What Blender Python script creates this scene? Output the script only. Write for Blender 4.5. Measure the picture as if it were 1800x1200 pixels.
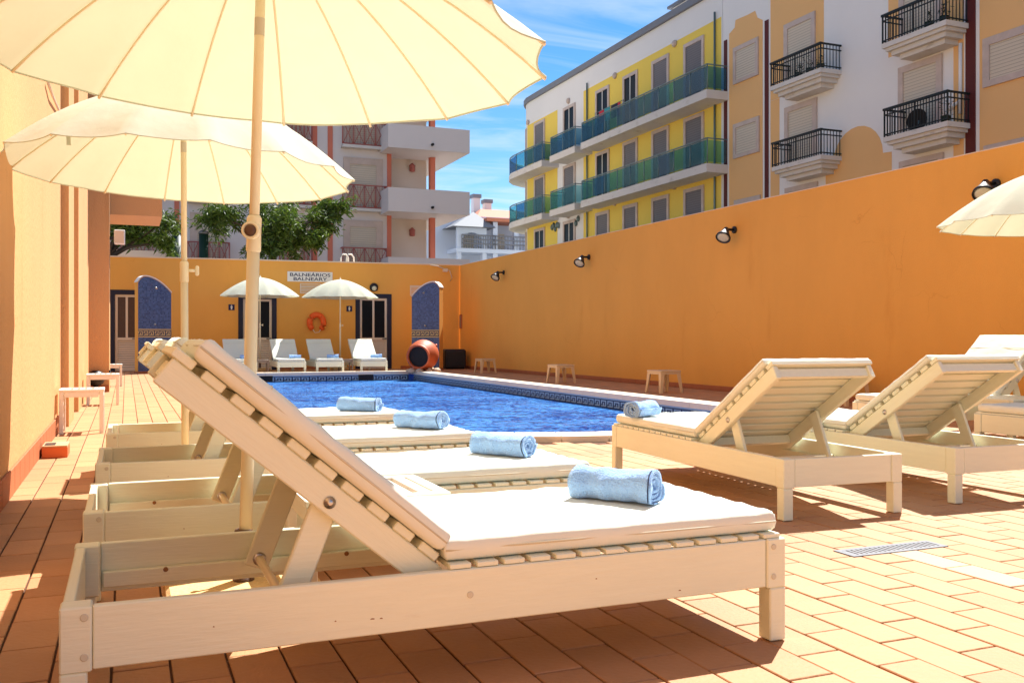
import bpy, math, random
from mathutils import Vector, Matrix, noise
random.seed(11)
S = bpy.context.scene
COL = S.collection
for o in list(bpy.data.objects): bpy.data.objects.remove(o)
R = math.radians
# ------------------------------------------------------------ camera
FPX, HC, HOR = 1650.0, 0.92, 595.0
YAW = math.atan(678 / FPX); CA, SA = math.cos(YAW), math.sin(YAW)
cam = bpy.data.cameras.new('camera'); co = bpy.data.objects.new('camera', cam); COL.objects.link(co)
co.location = (0, 0, HC); co.rotation_euler = (R(90), 0, -YAW)
cam.sensor_width = 36; cam.lens = FPX / 1800 * 36; cam.shift_y = -(600 - HOR) / 1800
cam.clip_start = 0.05; cam.clip_end = 3000
S.camera = co
# ------------------------------------------------------------ sky, sun, exposure
SUN_EL, SUN_AZ = R(53.5), R(47.5)
w = bpy.data.worlds.new('World'); S.world = w; w.use_nodes = True
nt = w.node_tree; nt.nodes.clear()
out = nt.nodes.new('ShaderNodeOutputWorld'); bg = nt.nodes.new('ShaderNodeBackground')
sky = nt.nodes.new('ShaderNodeTexSky'); sky.sky_type = 'NISHITA'; sky.sun_disc = False
sky.sun_elevation = SUN_EL; sky.sun_rotation = SUN_AZ; sky.altitude = 20; sky.air_density = 1.0; sky.dust_density = 0.05; sky.ozone_density = 3.0
# thin cirrus: noise on the sky direction projected to a flat layer
tc = nt.nodes.new('ShaderNodeTexCoord'); sep = nt.nodes.new('ShaderNodeSeparateXYZ'); nt.links.new(tc.outputs['Generated'], sep.inputs[0])
zz = nt.nodes.new('ShaderNodeMath'); zz.operation = 'MAXIMUM'; nt.links.new(sep.outputs[2], zz.inputs[0]); zz.inputs[1].default_value = 0.06
dx = nt.nodes.new('ShaderNodeMath'); dx.operation = 'DIVIDE'; nt.links.new(sep.outputs[0], dx.inputs[0]); nt.links.new(zz.outputs[0], dx.inputs[1])
dy = nt.nodes.new('ShaderNodeMath'); dy.operation = 'DIVIDE'; nt.links.new(sep.outputs[1], dy.inputs[0]); nt.links.new(zz.outputs[0], dy.inputs[1])
cmb = nt.nodes.new('ShaderNodeCombineXYZ'); nt.links.new(dx.outputs[0], cmb.inputs[0]); nt.links.new(dy.outputs[0], cmb.inputs[1])
mp = nt.nodes.new('ShaderNodeMapping'); nt.links.new(cmb.outputs[0], mp.inputs[0]); mp.inputs['Rotation'].default_value = (0, 0, R(20)); mp.inputs['Scale'].default_value = (0.9, 2.2, 1); mp.inputs['Location'].default_value = (3.1, 0.7, 0)
nz = nt.nodes.new('ShaderNodeTexNoise'); nt.links.new(mp.outputs[0], nz.inputs['Vector']); nz.inputs['Scale'].default_value = 0.8; nz.inputs['Detail'].default_value = 9; nz.inputs['Roughness'].default_value = 0.6; nz.inputs['Distortion'].default_value = 0.8
rp = nt.nodes.new('ShaderNodeValToRGB'); nt.links.new(nz.outputs[0], rp.inputs[0]); rp.color_ramp.elements[0].position = 0.42; rp.color_ramp.elements[1].position = 0.80
rp.color_ramp.elements[1].color = (0.75, 0.75, 0.75, 1)
mx = nt.nodes.new('ShaderNodeMix'); mx.data_type = 'RGBA'; nt.links.new(rp.outputs[0], mx.inputs[0]); 
hs = nt.nodes.new('ShaderNodeHueSaturation'); hs.inputs['Saturation'].default_value = 1.32; hs.inputs['Value'].default_value = 0.80; nt.links.new(sky.outputs[0], hs.inputs['Color'])
nt.links.new(hs.outputs[0], mx.inputs[6]); mx.inputs[7].default_value = (5.0, 5.4, 6.0, 1)
nt.links.new(mx.outputs[2], bg.inputs[0]); bg.inputs[1].default_value = 0.09; nt.links.new(bg.outputs[0], out.inputs[0])
sl = bpy.data.lights.new('sun', 'SUN'); sl.energy = 5.0; sl.angle = R(0.5); sl.color = (1.0, 0.98, 0.92)
so = bpy.data.objects.new('sun', sl); COL.objects.link(so); so.location = (20, 20, 40)
sd = Vector((math.sin(SUN_AZ) * math.cos(SUN_EL), math.cos(SUN_AZ) * math.cos(SUN_EL), math.sin(SUN_EL)))
so.rotation_euler = sd.to_track_quat('Z', 'Y').to_euler()
S.view_settings.view_transform = 'Standard'; S.view_settings.look = 'None'; S.view_settings.gamma = 1
S.view_settings.use_curve_mapping = False; S.view_settings.exposure = 1.13
# ------------------------------------------------------------ pixel -> ray helpers (distance always from a plane the thing touches)
def ray(px, py):
    xc = (px - 900) / FPX
    return Vector((xc * CA + SA, -xc * SA + CA, (HOR - py) / FPX))
def gz(px, py, z=0.0):
    r = ray(px, py); t = (z - HC) / r.z; return Vector((r.x * t, r.y * t, z))
def gx(px, py, X):
    r = ray(px, py); t = X / r.x; return Vector((X, r.y * t, HC + r.z * t))
def gy(px, py, Y):
    r = ray(px, py); t = Y / r.y; return Vector((r.x * t, Y, HC + r.z * t))
# ------------------------------------------------------------ materials
def mat(name, col, rough=0.6, var=0.0, vscale=3.0, bump=0.0, bscale=40.0, stretch=(1, 1, 1), metal=0.0, spec=0.4, objrand=0.0, island=0.0, dirt=None, sheen=0.0, coord='Object'):
    m = bpy.data.materials.new(name); m.use_nodes = True; n = m.node_tree; L = n.links
    p = n.nodes['Principled BSDF']; p.inputs['Roughness'].default_value = rough; p.inputs['Metallic'].default_value = metal
    p.inputs['Specular IOR Level'].default_value = spec; p.inputs['Base Color'].default_value = (*col, 1)
    if sheen: p.inputs['Sheen Weight'].default_value = sheen
    t = n.nodes.new('ShaderNodeTexCoord'); g = n.nodes.new('ShaderNodeMapping'); g.inputs['Scale'].default_value = stretch
    L.new(t.outputs[coord], g.inputs[0])
    cur = None
    if var or objrand or island:
        val = None
        def add(sock, k):
            nonlocal val
            mm = n.nodes.new('ShaderNodeMath'); mm.operation = 'MULTIPLY_ADD'; L.new(sock, mm.inputs[0]); mm.inputs[1].default_value = k
            if val is None: mm.inputs[2].default_value = 1 - k / 2
            else:
                L.new(val, mm.inputs[2])
                s2 = n.nodes.new('ShaderNodeMath'); s2.operation = 'SUBTRACT'; L.new(mm.outputs[0], s2.inputs[0]); s2.inputs[1].default_value = k / 2; mm = s2
            val = mm.outputs[0]
        if var:
            a = n.nodes.new('ShaderNodeTexNoise'); a.inputs['Scale'].default_value = vscale; a.inputs['Detail'].default_value = 7; a.inputs['Roughness'].default_value = 0.65
            L.new(g.outputs[0], a.inputs['Vector']); add(a.outputs[0], var * 2)
        if objrand:
            a = n.nodes.new('ShaderNodeObjectInfo'); add(a.outputs['Random'], objrand)
        if island:
            a = n.nodes.new('ShaderNodeNewGeometry'); add(a.outputs['Random Per Island'], island)
        v = n.nodes.new('ShaderNodeVectorMath'); v.operation = 'SCALE'; v.inputs[0].default_value = col; L.new(val, v.inputs['Scale'])
        cur = v.outputs[0]
    if dirt:
        dcol, thr, dsc, dstretch = dirt
        g2 = n.nodes.new('ShaderNodeMapping'); g2.inputs['Scale'].default_value = dstretch; L.new(t.outputs[coord], g2.inputs[0])
        a = n.nodes.new('ShaderNodeTexNoise'); a.inputs['Scale'].default_value = dsc; a.inputs['Detail'].default_value = 8; a.inputs['Roughness'].default_value = 0.7; L.new(g2.outputs[0], a.inputs['Vector'])
        c = n.nodes.new('ShaderNodeMapRange'); c.inputs[1].default_value = thr; c.inputs[2].default_value = thr + 0.22; c.inputs[4].default_value = 0.75; L.new(a.outputs[0], c.inputs[0])
        k = n.nodes.new('ShaderNodeMix'); k.data_type = 'RGBA'; L.new(c.outputs[0], k.inputs[0])
        if cur: L.new(cur, k.inputs[6])
        else: k.inputs[6].default_value = (*col, 1)
        k.inputs[7].default_value = (*dcol, 1); cur = k.outputs[2]
    if cur: L.new(cur, p.inputs['Base Color'])
    if bump:
        a = n.nodes.new('ShaderNodeTexNoise'); a.inputs['Scale'].default_value = bscale; a.inputs['Detail'].default_value = 5; L.new(g.outputs[0], a.inputs['Vector'])
        b = n.nodes.new('ShaderNodeBump'); b.inputs['Strength'].default_value = bump; b.inputs['Distance'].default_value = 0.01; L.new(a.outputs[0], b.inputs['Height']); L.new(b.outputs[0], p.inputs['Normal'])
    return m
ORANGE = (0.80, 0.39, 0.085)
M = {}
M['stucco'] = mat('orange_stucco', ORANGE, .9, .10, .9, .5, 90, (1, 1, .45), spec=.15, dirt=((.68, .30, .06), .60, 1.6, (1, 1, .22)))
M['stucco_left'] = mat('sunlit_stucco', (.63, .35, .155), .9, .10, 1.2, .8, 60, (1, 1, .4), spec=.15, dirt=((.52, .27, .105), .58, 3.0, (1, 1, .12)))  # the orange paint again, paled in colour for sunlight on this side
def cracks(m, col, scale, thr=.006):
    n = m.node_tree; L = n.links; p = n.nodes['Principled BSDF']; src = p.inputs['Base Color'].links[0].from_socket
    t = n.nodes.new('ShaderNodeTexCoord'); w1 = n.nodes.new('ShaderNodeTexNoise'); w1.inputs['Scale'].default_value = 1.3; w1.inputs['Detail'].default_value = 6; L.new(t.outputs['Object'], w1.inputs[0])
    mixv = n.nodes.new('ShaderNodeVectorMath'); mixv.operation = 'MULTIPLY_ADD'; L.new(w1.outputs['Color'], mixv.inputs[0]); mixv.inputs[1].default_value = (.9, .9, .9); L.new(t.outputs['Object'], mixv.inputs[2])
    v = n.nodes.new('ShaderNodeTexVoronoi'); v.feature = 'DISTANCE_TO_EDGE'; v.inputs['Scale'].default_value = scale; L.new(mixv.outputs[0], v.inputs['Vector'])
    c = n.nodes.new('ShaderNodeMapRange'); c.inputs[1].default_value = 0; c.inputs[2].default_value = thr; c.inputs[3].default_value = 1; c.inputs[4].default_value = 0; L.new(v.outputs[0], c.inputs[0])
    k2 = n.nodes.new('ShaderNodeTexNoise'); k2.inputs['Scale'].default_value = .8; L.new(t.outputs['Object'], k2.inputs[0]); c2 = n.nodes.new('ShaderNodeMapRange'); c2.inputs[1].default_value = .54; c2.inputs[2].default_value = .62; c2.inputs[4].default_value = .24; L.new(k2.outputs[0], c2.inputs[0])
    mm = n.nodes.new('ShaderNodeMath'); mm.operation = 'MULTIPLY'; L.new(c.outputs[0], mm.inputs[0]); L.new(c2.outputs[0], mm.inputs[1])
    k = n.nodes.new('ShaderNodeMix'); k.data_type = 'RGBA'; L.new(mm.outputs[0], k.inputs[0]); L.new(src, k.inputs[6]); k.inputs[7].default_value = (*col, 1); L.new(k.outputs[2], p.inputs['Base Color'])
cracks(M['stucco'], (.45, .17, .03), .55, .0045); cracks(M['stucco_left'], (.40, .22, .08), .7, .006)
M['skirting'] = mat('terracotta_skirting', (.42, .13, .045), .7, .12, 6, .2, 60)
M['capping'] = mat('cream_capping', (.72, .58, .42), .8, .1, 3)
M['tile'] = mat('terracotta_tile', (.475, .235, .108), .62, .13, 5, .3, 55, objrand=.20, island=.18, spec=.3, dirt=((.36, .15, .055), .68, 3.5, (1, 1, 1)))
M['tile_pale'] = mat('pale_tile', (.54, .33, .18), .62, .1, 5, .2, 55)
M['grout'] = mat('brown_grout', (.115, .05, .025), .95, .2, 8, .4, 120)
M['ground'] = mat('dusty_ground', (.22, .19, .15), .95, .2, .3, .3, 5)
M['coping'] = mat('coping_stone', (.74, .62, .46), .6, .08, 5, .15, 60, objrand=.1)
M['wood'] = mat('cream_painted_wood', (.78, .785, .605), .42, .07, 3, .16, 9, (1.5, 14, 14), spec=.45, dirt=((.62, .52, .33), .64, 2.6, (1, 5, 5)))
M['wood_y'] = mat('cream_painted_wood_across', (.78, .785, .605), .42, .07, 3, .16, 9, (14, 1.5, 14), spec=.45, dirt=((.62, .52, .33), .64, 2.6, (5, 1, 5)))
M['white_wood'] = mat('white_painted_wood', (.82, .76, .66), .45, .05, 3, .1, 12, (2, 2, 2))
M['knot'] = mat('wood_knot', (.30, .14, .05), .7)
M['cushion'] = mat('white_cushion_fabric', (.77, .79, .68), .85, .04, 4, .45, 14, spec=.15)
M['piping'] = mat('cushion_piping', (.62, .58, .44), .85)
M['metal'] = mat('steel', (.55, .55, .55), .3, metal=1)
M['zinc'] = mat('zinc_grate', (.15, .16, .185), .6, .25, 14)
M['black'] = mat('black_plastic', (.012, .012, .014), .45)
M['dark'] = mat('dark_void', (.01, .01, .012), .8)
M['brown_plastic'] = mat('brown_knob', (.10, .045, .025), .45)
M['pole'] = mat('cream_pole_paint', (.82, .71, .49), .38, .03, 2)
M['sticker'] = mat('grey_sticker', (.58, .52, .42), .6)
M['terrazzo'] = mat('speckled_concrete', (.66, .44, .20), .85, .45, 70, .4, 70, dirt=((.25, .12, .05), .6, 40, (1, 1, 1)))
M['towel'] = mat('light_blue_terry', (.33, .55, .92), .95, .14, 45, 1.0, 150, spec=.05, sheen=.35)
M['navy'] = mat('navy_stripe', (.012, .018, .07), .8)
M['navy_paint'] = mat('navy_door_frame', (.008, .008, .026), .55, .1, 6)
M['door'] = mat('cream_aluminium', (.74, .60, .45), .5, .05, 3)
M['glass_dark'] = mat('dark_door_glass', (.005, .005, .006), .35, spec=.12)
M['glass_frost'] = mat('patterned_door_glass', (.07, .035, .025), .3, .4, 30, .8, 60)
M['white'] = mat('white_paint', (.78, .75, .70), .6, .05, 4)
M['plastic'] = mat('beige_plastic_stool', (.70, .50, .27), .5, .05, 4)
M['buoy'] = mat('orange_buoy', (.85, .12, .015), .55, .08, 8)
M['jar'] = mat('red_terracotta_jar', (.50, .10, .03), .55, .2, 7, .2, 40)
M['rock'] = mat('fountain_rock', (.55, .42, .30), .9, .3, 14, .8, 25)
M['lampglass'] = mat('lamp_glass', (.62, .60, .42), .15, .25, 60)
M['taupe'] = mat('taupe_table', (.24, .18, .14), .6)
M['brickred'] = mat('terracotta_block', (.62, .14, .04), .7, .1, 6)
# buildings
M['b_white'] = mat('building_white', (.80, .78, .76), .9, .06, .5, .1, 20, dirt=((.48, .45, .43), .66, .8, (1, 1, .2)))
M['b_yellow'] = mat('building_yellow', (.87, .63, .11), .9, .06, .5, .1, 20, dirt=((.74, .56, .11), .66, .8, (1, 1, .2)))
M['b_orange'] = mat('building_peach', (.82, .48, .20), .9, .05, .5, .1, 20, dirt=((.70, .40, .16), .66, .8, (1, 1, .2)))
M['b_red'] = mat('dark_red_strip', (.10, .012, .010), .7)
M['b_lilac'] = mat('building_lilac_white', (.72, .67, .66), .9, .06, .5, .1, 20, dirt=((.45, .40, .40), .67, .8, (1, 1, .2)))
M['b_cream'] = mat('loggia_cream', (.68, .60, .52), .9, .05, .5)
M['b_pink'] = mat('salmon_strip', (.66, .20, .13), .85, .06, 1)
M['b_blue'] = mat('far_house_white', (.58, .66, .80), .9, .05, .5)
M['marble'] = mat('pink_marble_surround', (.55, .44, .38), .5, .3, 3, .1, 20)
M['rooftile'] = mat('red_roof_tile', (.55, .20, .12), .8, .2, 8, .5, 14, (1, 1, 1))
M['roofgrey'] = mat('grey_roof_edge', (.20, .21, .24), .7)
M['slab'] = mat('balcony_slab', (.66, .62, .58), .9, .1, .8, dirt=((.28, .22, .17), .57, 1.6, (1, 1, 2.2)))
M['railing'] = mat('black_railing', (.008, .012, .012), .5)
M['pinkrail'] = mat('salmon_railing', (.40, .12, .10), .7)
M['rail_metal'] = mat('balcony_rail_metal', (.16, .22, .22), .4, metal=.5)
M['greenpost'] = mat('dark_green_post', (.008, .035, .022), .5)
M['bark'] = mat('bark', (.06, .04, .028), .9, .3, 10, .6, 20)
M['pot'] = mat('plant_dark', (.015, .03, .012), .8)
M['red_cloth'] = mat('red_cloth', (.65, .03, .05), .8); M['teal_cloth'] = mat('teal_cloth', (.05, .35, .38), .8); M['dark_cloth'] = mat('dark_cloth', (.03, .03, .05), .8)
def shutter(name, col, dark, scale):
    m = mat(name, col, .6); n = m.node_tree; p = n.nodes['Principled BSDF']
    t = n.nodes.new('ShaderNodeTexCoord'); wv = n.nodes.new('ShaderNodeTexWave'); wv.bands_direction = 'Z'; wv.wave_profile = 'SAW'; wv.inputs['Scale'].default_value = scale
    n.links.new(t.outputs['Object'], wv.inputs['Vector']); k = n.nodes.new('ShaderNodeMix'); k.data_type = 'RGBA'
    r = n.nodes.new('ShaderNodeMapRange'); r.inputs[1].default_value = .75; r.inputs[2].default_value = .95; n.links.new(wv.outputs[1], r.inputs[0])
    n.links.new(r.outputs[0], k.inputs[0]); k.inputs[6].default_value = (*col, 1); k.inputs[7].default_value = (*dark, 1); n.links.new(k.outputs[2], p.inputs['Base Color'])
    b = n.nodes.new('ShaderNodeBump'); b.inputs['Distance'].default_value = .02; n.links.new(wv.outputs[1], b.inputs['Height']); n.links.new(b.outputs[0], p.inputs['Normal'])
    return m
M['shutter_grey'] = shutter('grey_roller_shutter', (.17, .16, .18), (.09, .085, .10), 3.2)
M['shutter_cream'] = shutter('cream_roller_shutter', (.62, .56, .47), (.36, .32, .27), 3.2)
M['louvre'] = shutter('cream_louvre', (.72, .58, .44), (.22, .15, .10), 3.4)
def glassy(name, col, alpha, rough=.05):
    m = bpy.data.materials.new(name); m.use_nodes = True; n = m.node_tree; n.nodes.clear(); o = n.nodes.new('ShaderNodeOutputMaterial')
    t = n.nodes.new('ShaderNodeBsdfTransparent'); t.inputs[0].default_value = (*col, 1); d = n.nodes.new('ShaderNodeBsdfPrincipled'); d.inputs['Base Color'].default_value = (*[c * .6 for c in col], 1); d.inputs['Roughness'].default_value = rough
    x = n.nodes.new('ShaderNodeMixShader'); x.inputs[0].default_value = alpha; n.links.new(t.outputs[0], x.inputs[1]); n.links.new(d.outputs[0], x.inputs[2]); n.links.new(x.outputs[0], o.inputs[0]); return m
M['teal_glass'] = glassy('teal_balcony_glass', (.40, .70, .74), .14)
M['blue_glass'] = glassy('blue_balcony_glass', (.20, .44, .60), .24)
def canopy_mat():
    m = bpy.data.materials.new('cream_canvas'); m.use_nodes = True; n = m.node_tree; n.nodes.clear(); o = n.nodes.new('ShaderNodeOutputMaterial')
    d = n.nodes.new('ShaderNodeBsdfDiffuse'); t = n.nodes.new('ShaderNodeBsdfTranslucent'); x = n.nodes.new('ShaderNodeMixShader'); x.inputs[0].default_value = .29
    tc = n.nodes.new('ShaderNodeTexCoord'); a = n.nodes.new('ShaderNodeTexNoise'); a.inputs['Scale'].default_value = 7; a.inputs['Detail'].default_value = 6; n.links.new(tc.outputs['Object'], a.inputs[0])
    for s, c1, c2 in ((d, (.69, .71, .59, 1), (.64, .655, .53, 1)), (t, (.62, .61, .41, 1), (.57, .56, .37, 1))):
        k = n.nodes.new('ShaderNodeMix'); k.data_type = 'RGBA'; n.links.new(a.outputs[0], k.inputs[0]); k.inputs[6].default_value = c1; k.inputs[7].default_value = c2; n.links.new(k.outputs[2], s.inputs[0])
    b = n.nodes.new('ShaderNodeBump'); b.inputs['Strength'].default_value = .3; b.inputs['Distance'].default_value = .02; n.links.new(a.outputs[0], b.inputs['Height'])
    n.links.new(b.outputs[0], d.inputs['Normal'])
    n.links.new(d.outputs[0], x.inputs[1]); n.links.new(t.outputs[0], x.inputs[2]); n.links.new(x.outputs[0], o.inputs[0]); return m
M['canvas'] = canopy_mat()
def leaf_mat(name, c1, c2):
    m = bpy.data.materials.new(name); m.use_nodes = True; n = m.node_tree; n.nodes.clear(); o = n.nodes.new('ShaderNodeOutputMaterial')
    d = n.nodes.new('ShaderNodeBsdfPrincipled'); d.inputs['Roughness'].default_value = .5; t = n.nodes.new('ShaderNodeBsdfTranslucent'); x = n.nodes.new('ShaderNodeMixShader'); x.inputs[0].default_value = .35
    g = n.nodes.new('ShaderNodeNewGeometry'); k = n.nodes.new('ShaderNodeMix'); k.data_type = 'RGBA'; n.links.new(g.outputs['Random Per Island'], k.inputs[0]); k.inputs[6].default_value = (*c1, 1); k.inputs[7].default_value = (*c2, 1)
    n.links.new(k.outputs[2], d.inputs['Base Color']); n.links.new(k.outputs[2], t.inputs[0]); n.links.new(d.outputs[0], x.inputs[1]); n.links.new(t.outputs[0], x.inputs[2]); n.links.new(x.outputs[0], o.inputs[0]); return m
M['leaf'] = leaf_mat('tree_leaf', (.035, .075, .008), (.12, .19, .02))
def mosaic(name, c1, c2, scale, mortar=(.10, .16, .32), ms=.06):
    m = mat(name, c1, .3); n = m.node_tree; p = n.nodes['Principled BSDF']; t = n.nodes.new('ShaderNodeTexCoord'); b = n.nodes.new('ShaderNodeTexVoronoi')
    b.distance = 'CHEBYCHEV'; b.inputs['Scale'].default_value = scale; b.inputs['Randomness'].default_value = 0.0; n.links.new(t.outputs['Object'], b.inputs['Vector'])
    s = n.nodes.new('ShaderNodeSeparateColor'); n.links.new(b.outputs['Color'], s.inputs[0]); k = n.nodes.new('ShaderNodeMix'); k.data_type = 'RGBA'; n.links.new(s.outputs[0], k.inputs[0]); k.inputs[6].default_value = (*c1, 1); k.inputs[7].default_value = (*c2, 1)
    e = n.nodes.new('ShaderNodeMath'); e.operation = 'GREATER_THAN'; e.inputs[1].default_value = .5 - ms; n.links.new(b.outputs['Distance'], e.inputs[0])
    k2 = n.nodes.new('ShaderNodeMix'); k2.data_type = 'RGBA'; n.links.new(e.outputs[0], k2.inputs[0]); n.links.new(k.outputs[2], k2.inputs[6]); k2.inputs[7].default_value = (*mortar, 1); n.links.new(k2.outputs[2], p.inputs['Base Color']); return m
M['pool_mosaic'] = mosaic('pool_mosaic', (.010, .07, .46), (.02, .12, .62), 40, (.05, .16, .5), .04)
M['shower_mosaic'] = mosaic('shower_mosaic', (.012, .032, .12), (.06, .11, .27), 28, (.12, .16, .27), .06)
M['band_light'] = mat('band_light_blue', (.26, .40, .52), .35, .1, 10); M['band_dark'] = mat('band_navy', (.008, .02, .07), .35)
M['band_tan'] = mat('band_tan', (.55, .40, .18), .5)
def water_mat():
    m = bpy.data.materials.new('pool_water'); m.use_nodes = True; n = m.node_tree; n.nodes.clear(); o = n.nodes.new('ShaderNodeOutputMaterial')
    d = n.nodes.new('ShaderNodeBsdfDiffuse'); g = n.nodes.new('ShaderNodeBsdfGlossy'); g.inputs['Roughness'].default_value = .02
    fr = n.nodes.new('ShaderNodeFresnel'); fr.inputs[0].default_value = 1.33; x = n.nodes.new('ShaderNodeMixShader'); fm = n.nodes.new('ShaderNodeMath'); fm.operation = 'MULTIPLY'; fm.inputs[1].default_value = .78
    tc = n.nodes.new('ShaderNodeTexCoord'); a = n.nodes.new('ShaderNodeTexNoise'); a.inputs['Scale'].default_value = 2.6; a.inputs['Detail'].default_value = 5; a.inputs['Distortion'].default_value = 1.0; n.links.new(tc.outputs['Object'], a.inputs[0])
    b = n.nodes.new('ShaderNodeBump'); b.inputs['Strength'].default_value = .9; b.inputs['Distance'].default_value = .10; n.links.new(a.outputs[0], b.inputs['Height'])
    # sunlit floor and its net of light, painted into the blue surface colour
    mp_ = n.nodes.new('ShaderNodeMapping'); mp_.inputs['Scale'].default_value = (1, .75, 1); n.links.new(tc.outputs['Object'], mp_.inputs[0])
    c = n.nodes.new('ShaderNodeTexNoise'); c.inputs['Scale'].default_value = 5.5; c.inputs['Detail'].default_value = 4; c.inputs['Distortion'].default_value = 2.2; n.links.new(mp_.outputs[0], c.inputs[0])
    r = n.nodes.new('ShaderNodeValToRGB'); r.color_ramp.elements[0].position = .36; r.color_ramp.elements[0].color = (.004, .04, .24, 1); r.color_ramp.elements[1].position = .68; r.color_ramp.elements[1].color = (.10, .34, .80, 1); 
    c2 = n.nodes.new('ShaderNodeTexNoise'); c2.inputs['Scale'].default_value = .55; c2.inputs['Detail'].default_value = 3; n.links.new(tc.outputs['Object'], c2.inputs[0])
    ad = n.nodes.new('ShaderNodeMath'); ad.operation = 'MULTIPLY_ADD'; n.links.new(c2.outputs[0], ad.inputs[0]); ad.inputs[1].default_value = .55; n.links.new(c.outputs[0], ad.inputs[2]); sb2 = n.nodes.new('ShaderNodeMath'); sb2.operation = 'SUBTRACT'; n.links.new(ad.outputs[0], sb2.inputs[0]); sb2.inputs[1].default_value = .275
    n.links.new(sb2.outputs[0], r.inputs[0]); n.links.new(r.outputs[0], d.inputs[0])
    n.links.new(b.outputs[0], g.inputs['Normal']); n.links.new(b.outputs[0], fr.inputs['Normal']); n.links.new(fr.outputs[0], fm.inputs[0])
    tr = n.nodes.new('ShaderNodeBsdfTransparent'); tr.inputs[0].default_value = (.35, .62, .95, 1); x0 = n.nodes.new('ShaderNodeMixShader'); x0.inputs[0].default_value = .15; n.links.new(d.outputs[0], x0.inputs[1]); n.links.new(tr.outputs[0], x0.inputs[2])
    n.links.new(fm.outputs[0], x.inputs[0]); n.links.new(x0.outputs[0], x.inputs[1]); n.links.new(g.outputs[0], x.inputs[2]); n.links.new(x.outputs[0], o.inputs[0]); return m
M['water'] = water_mat()
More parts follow.
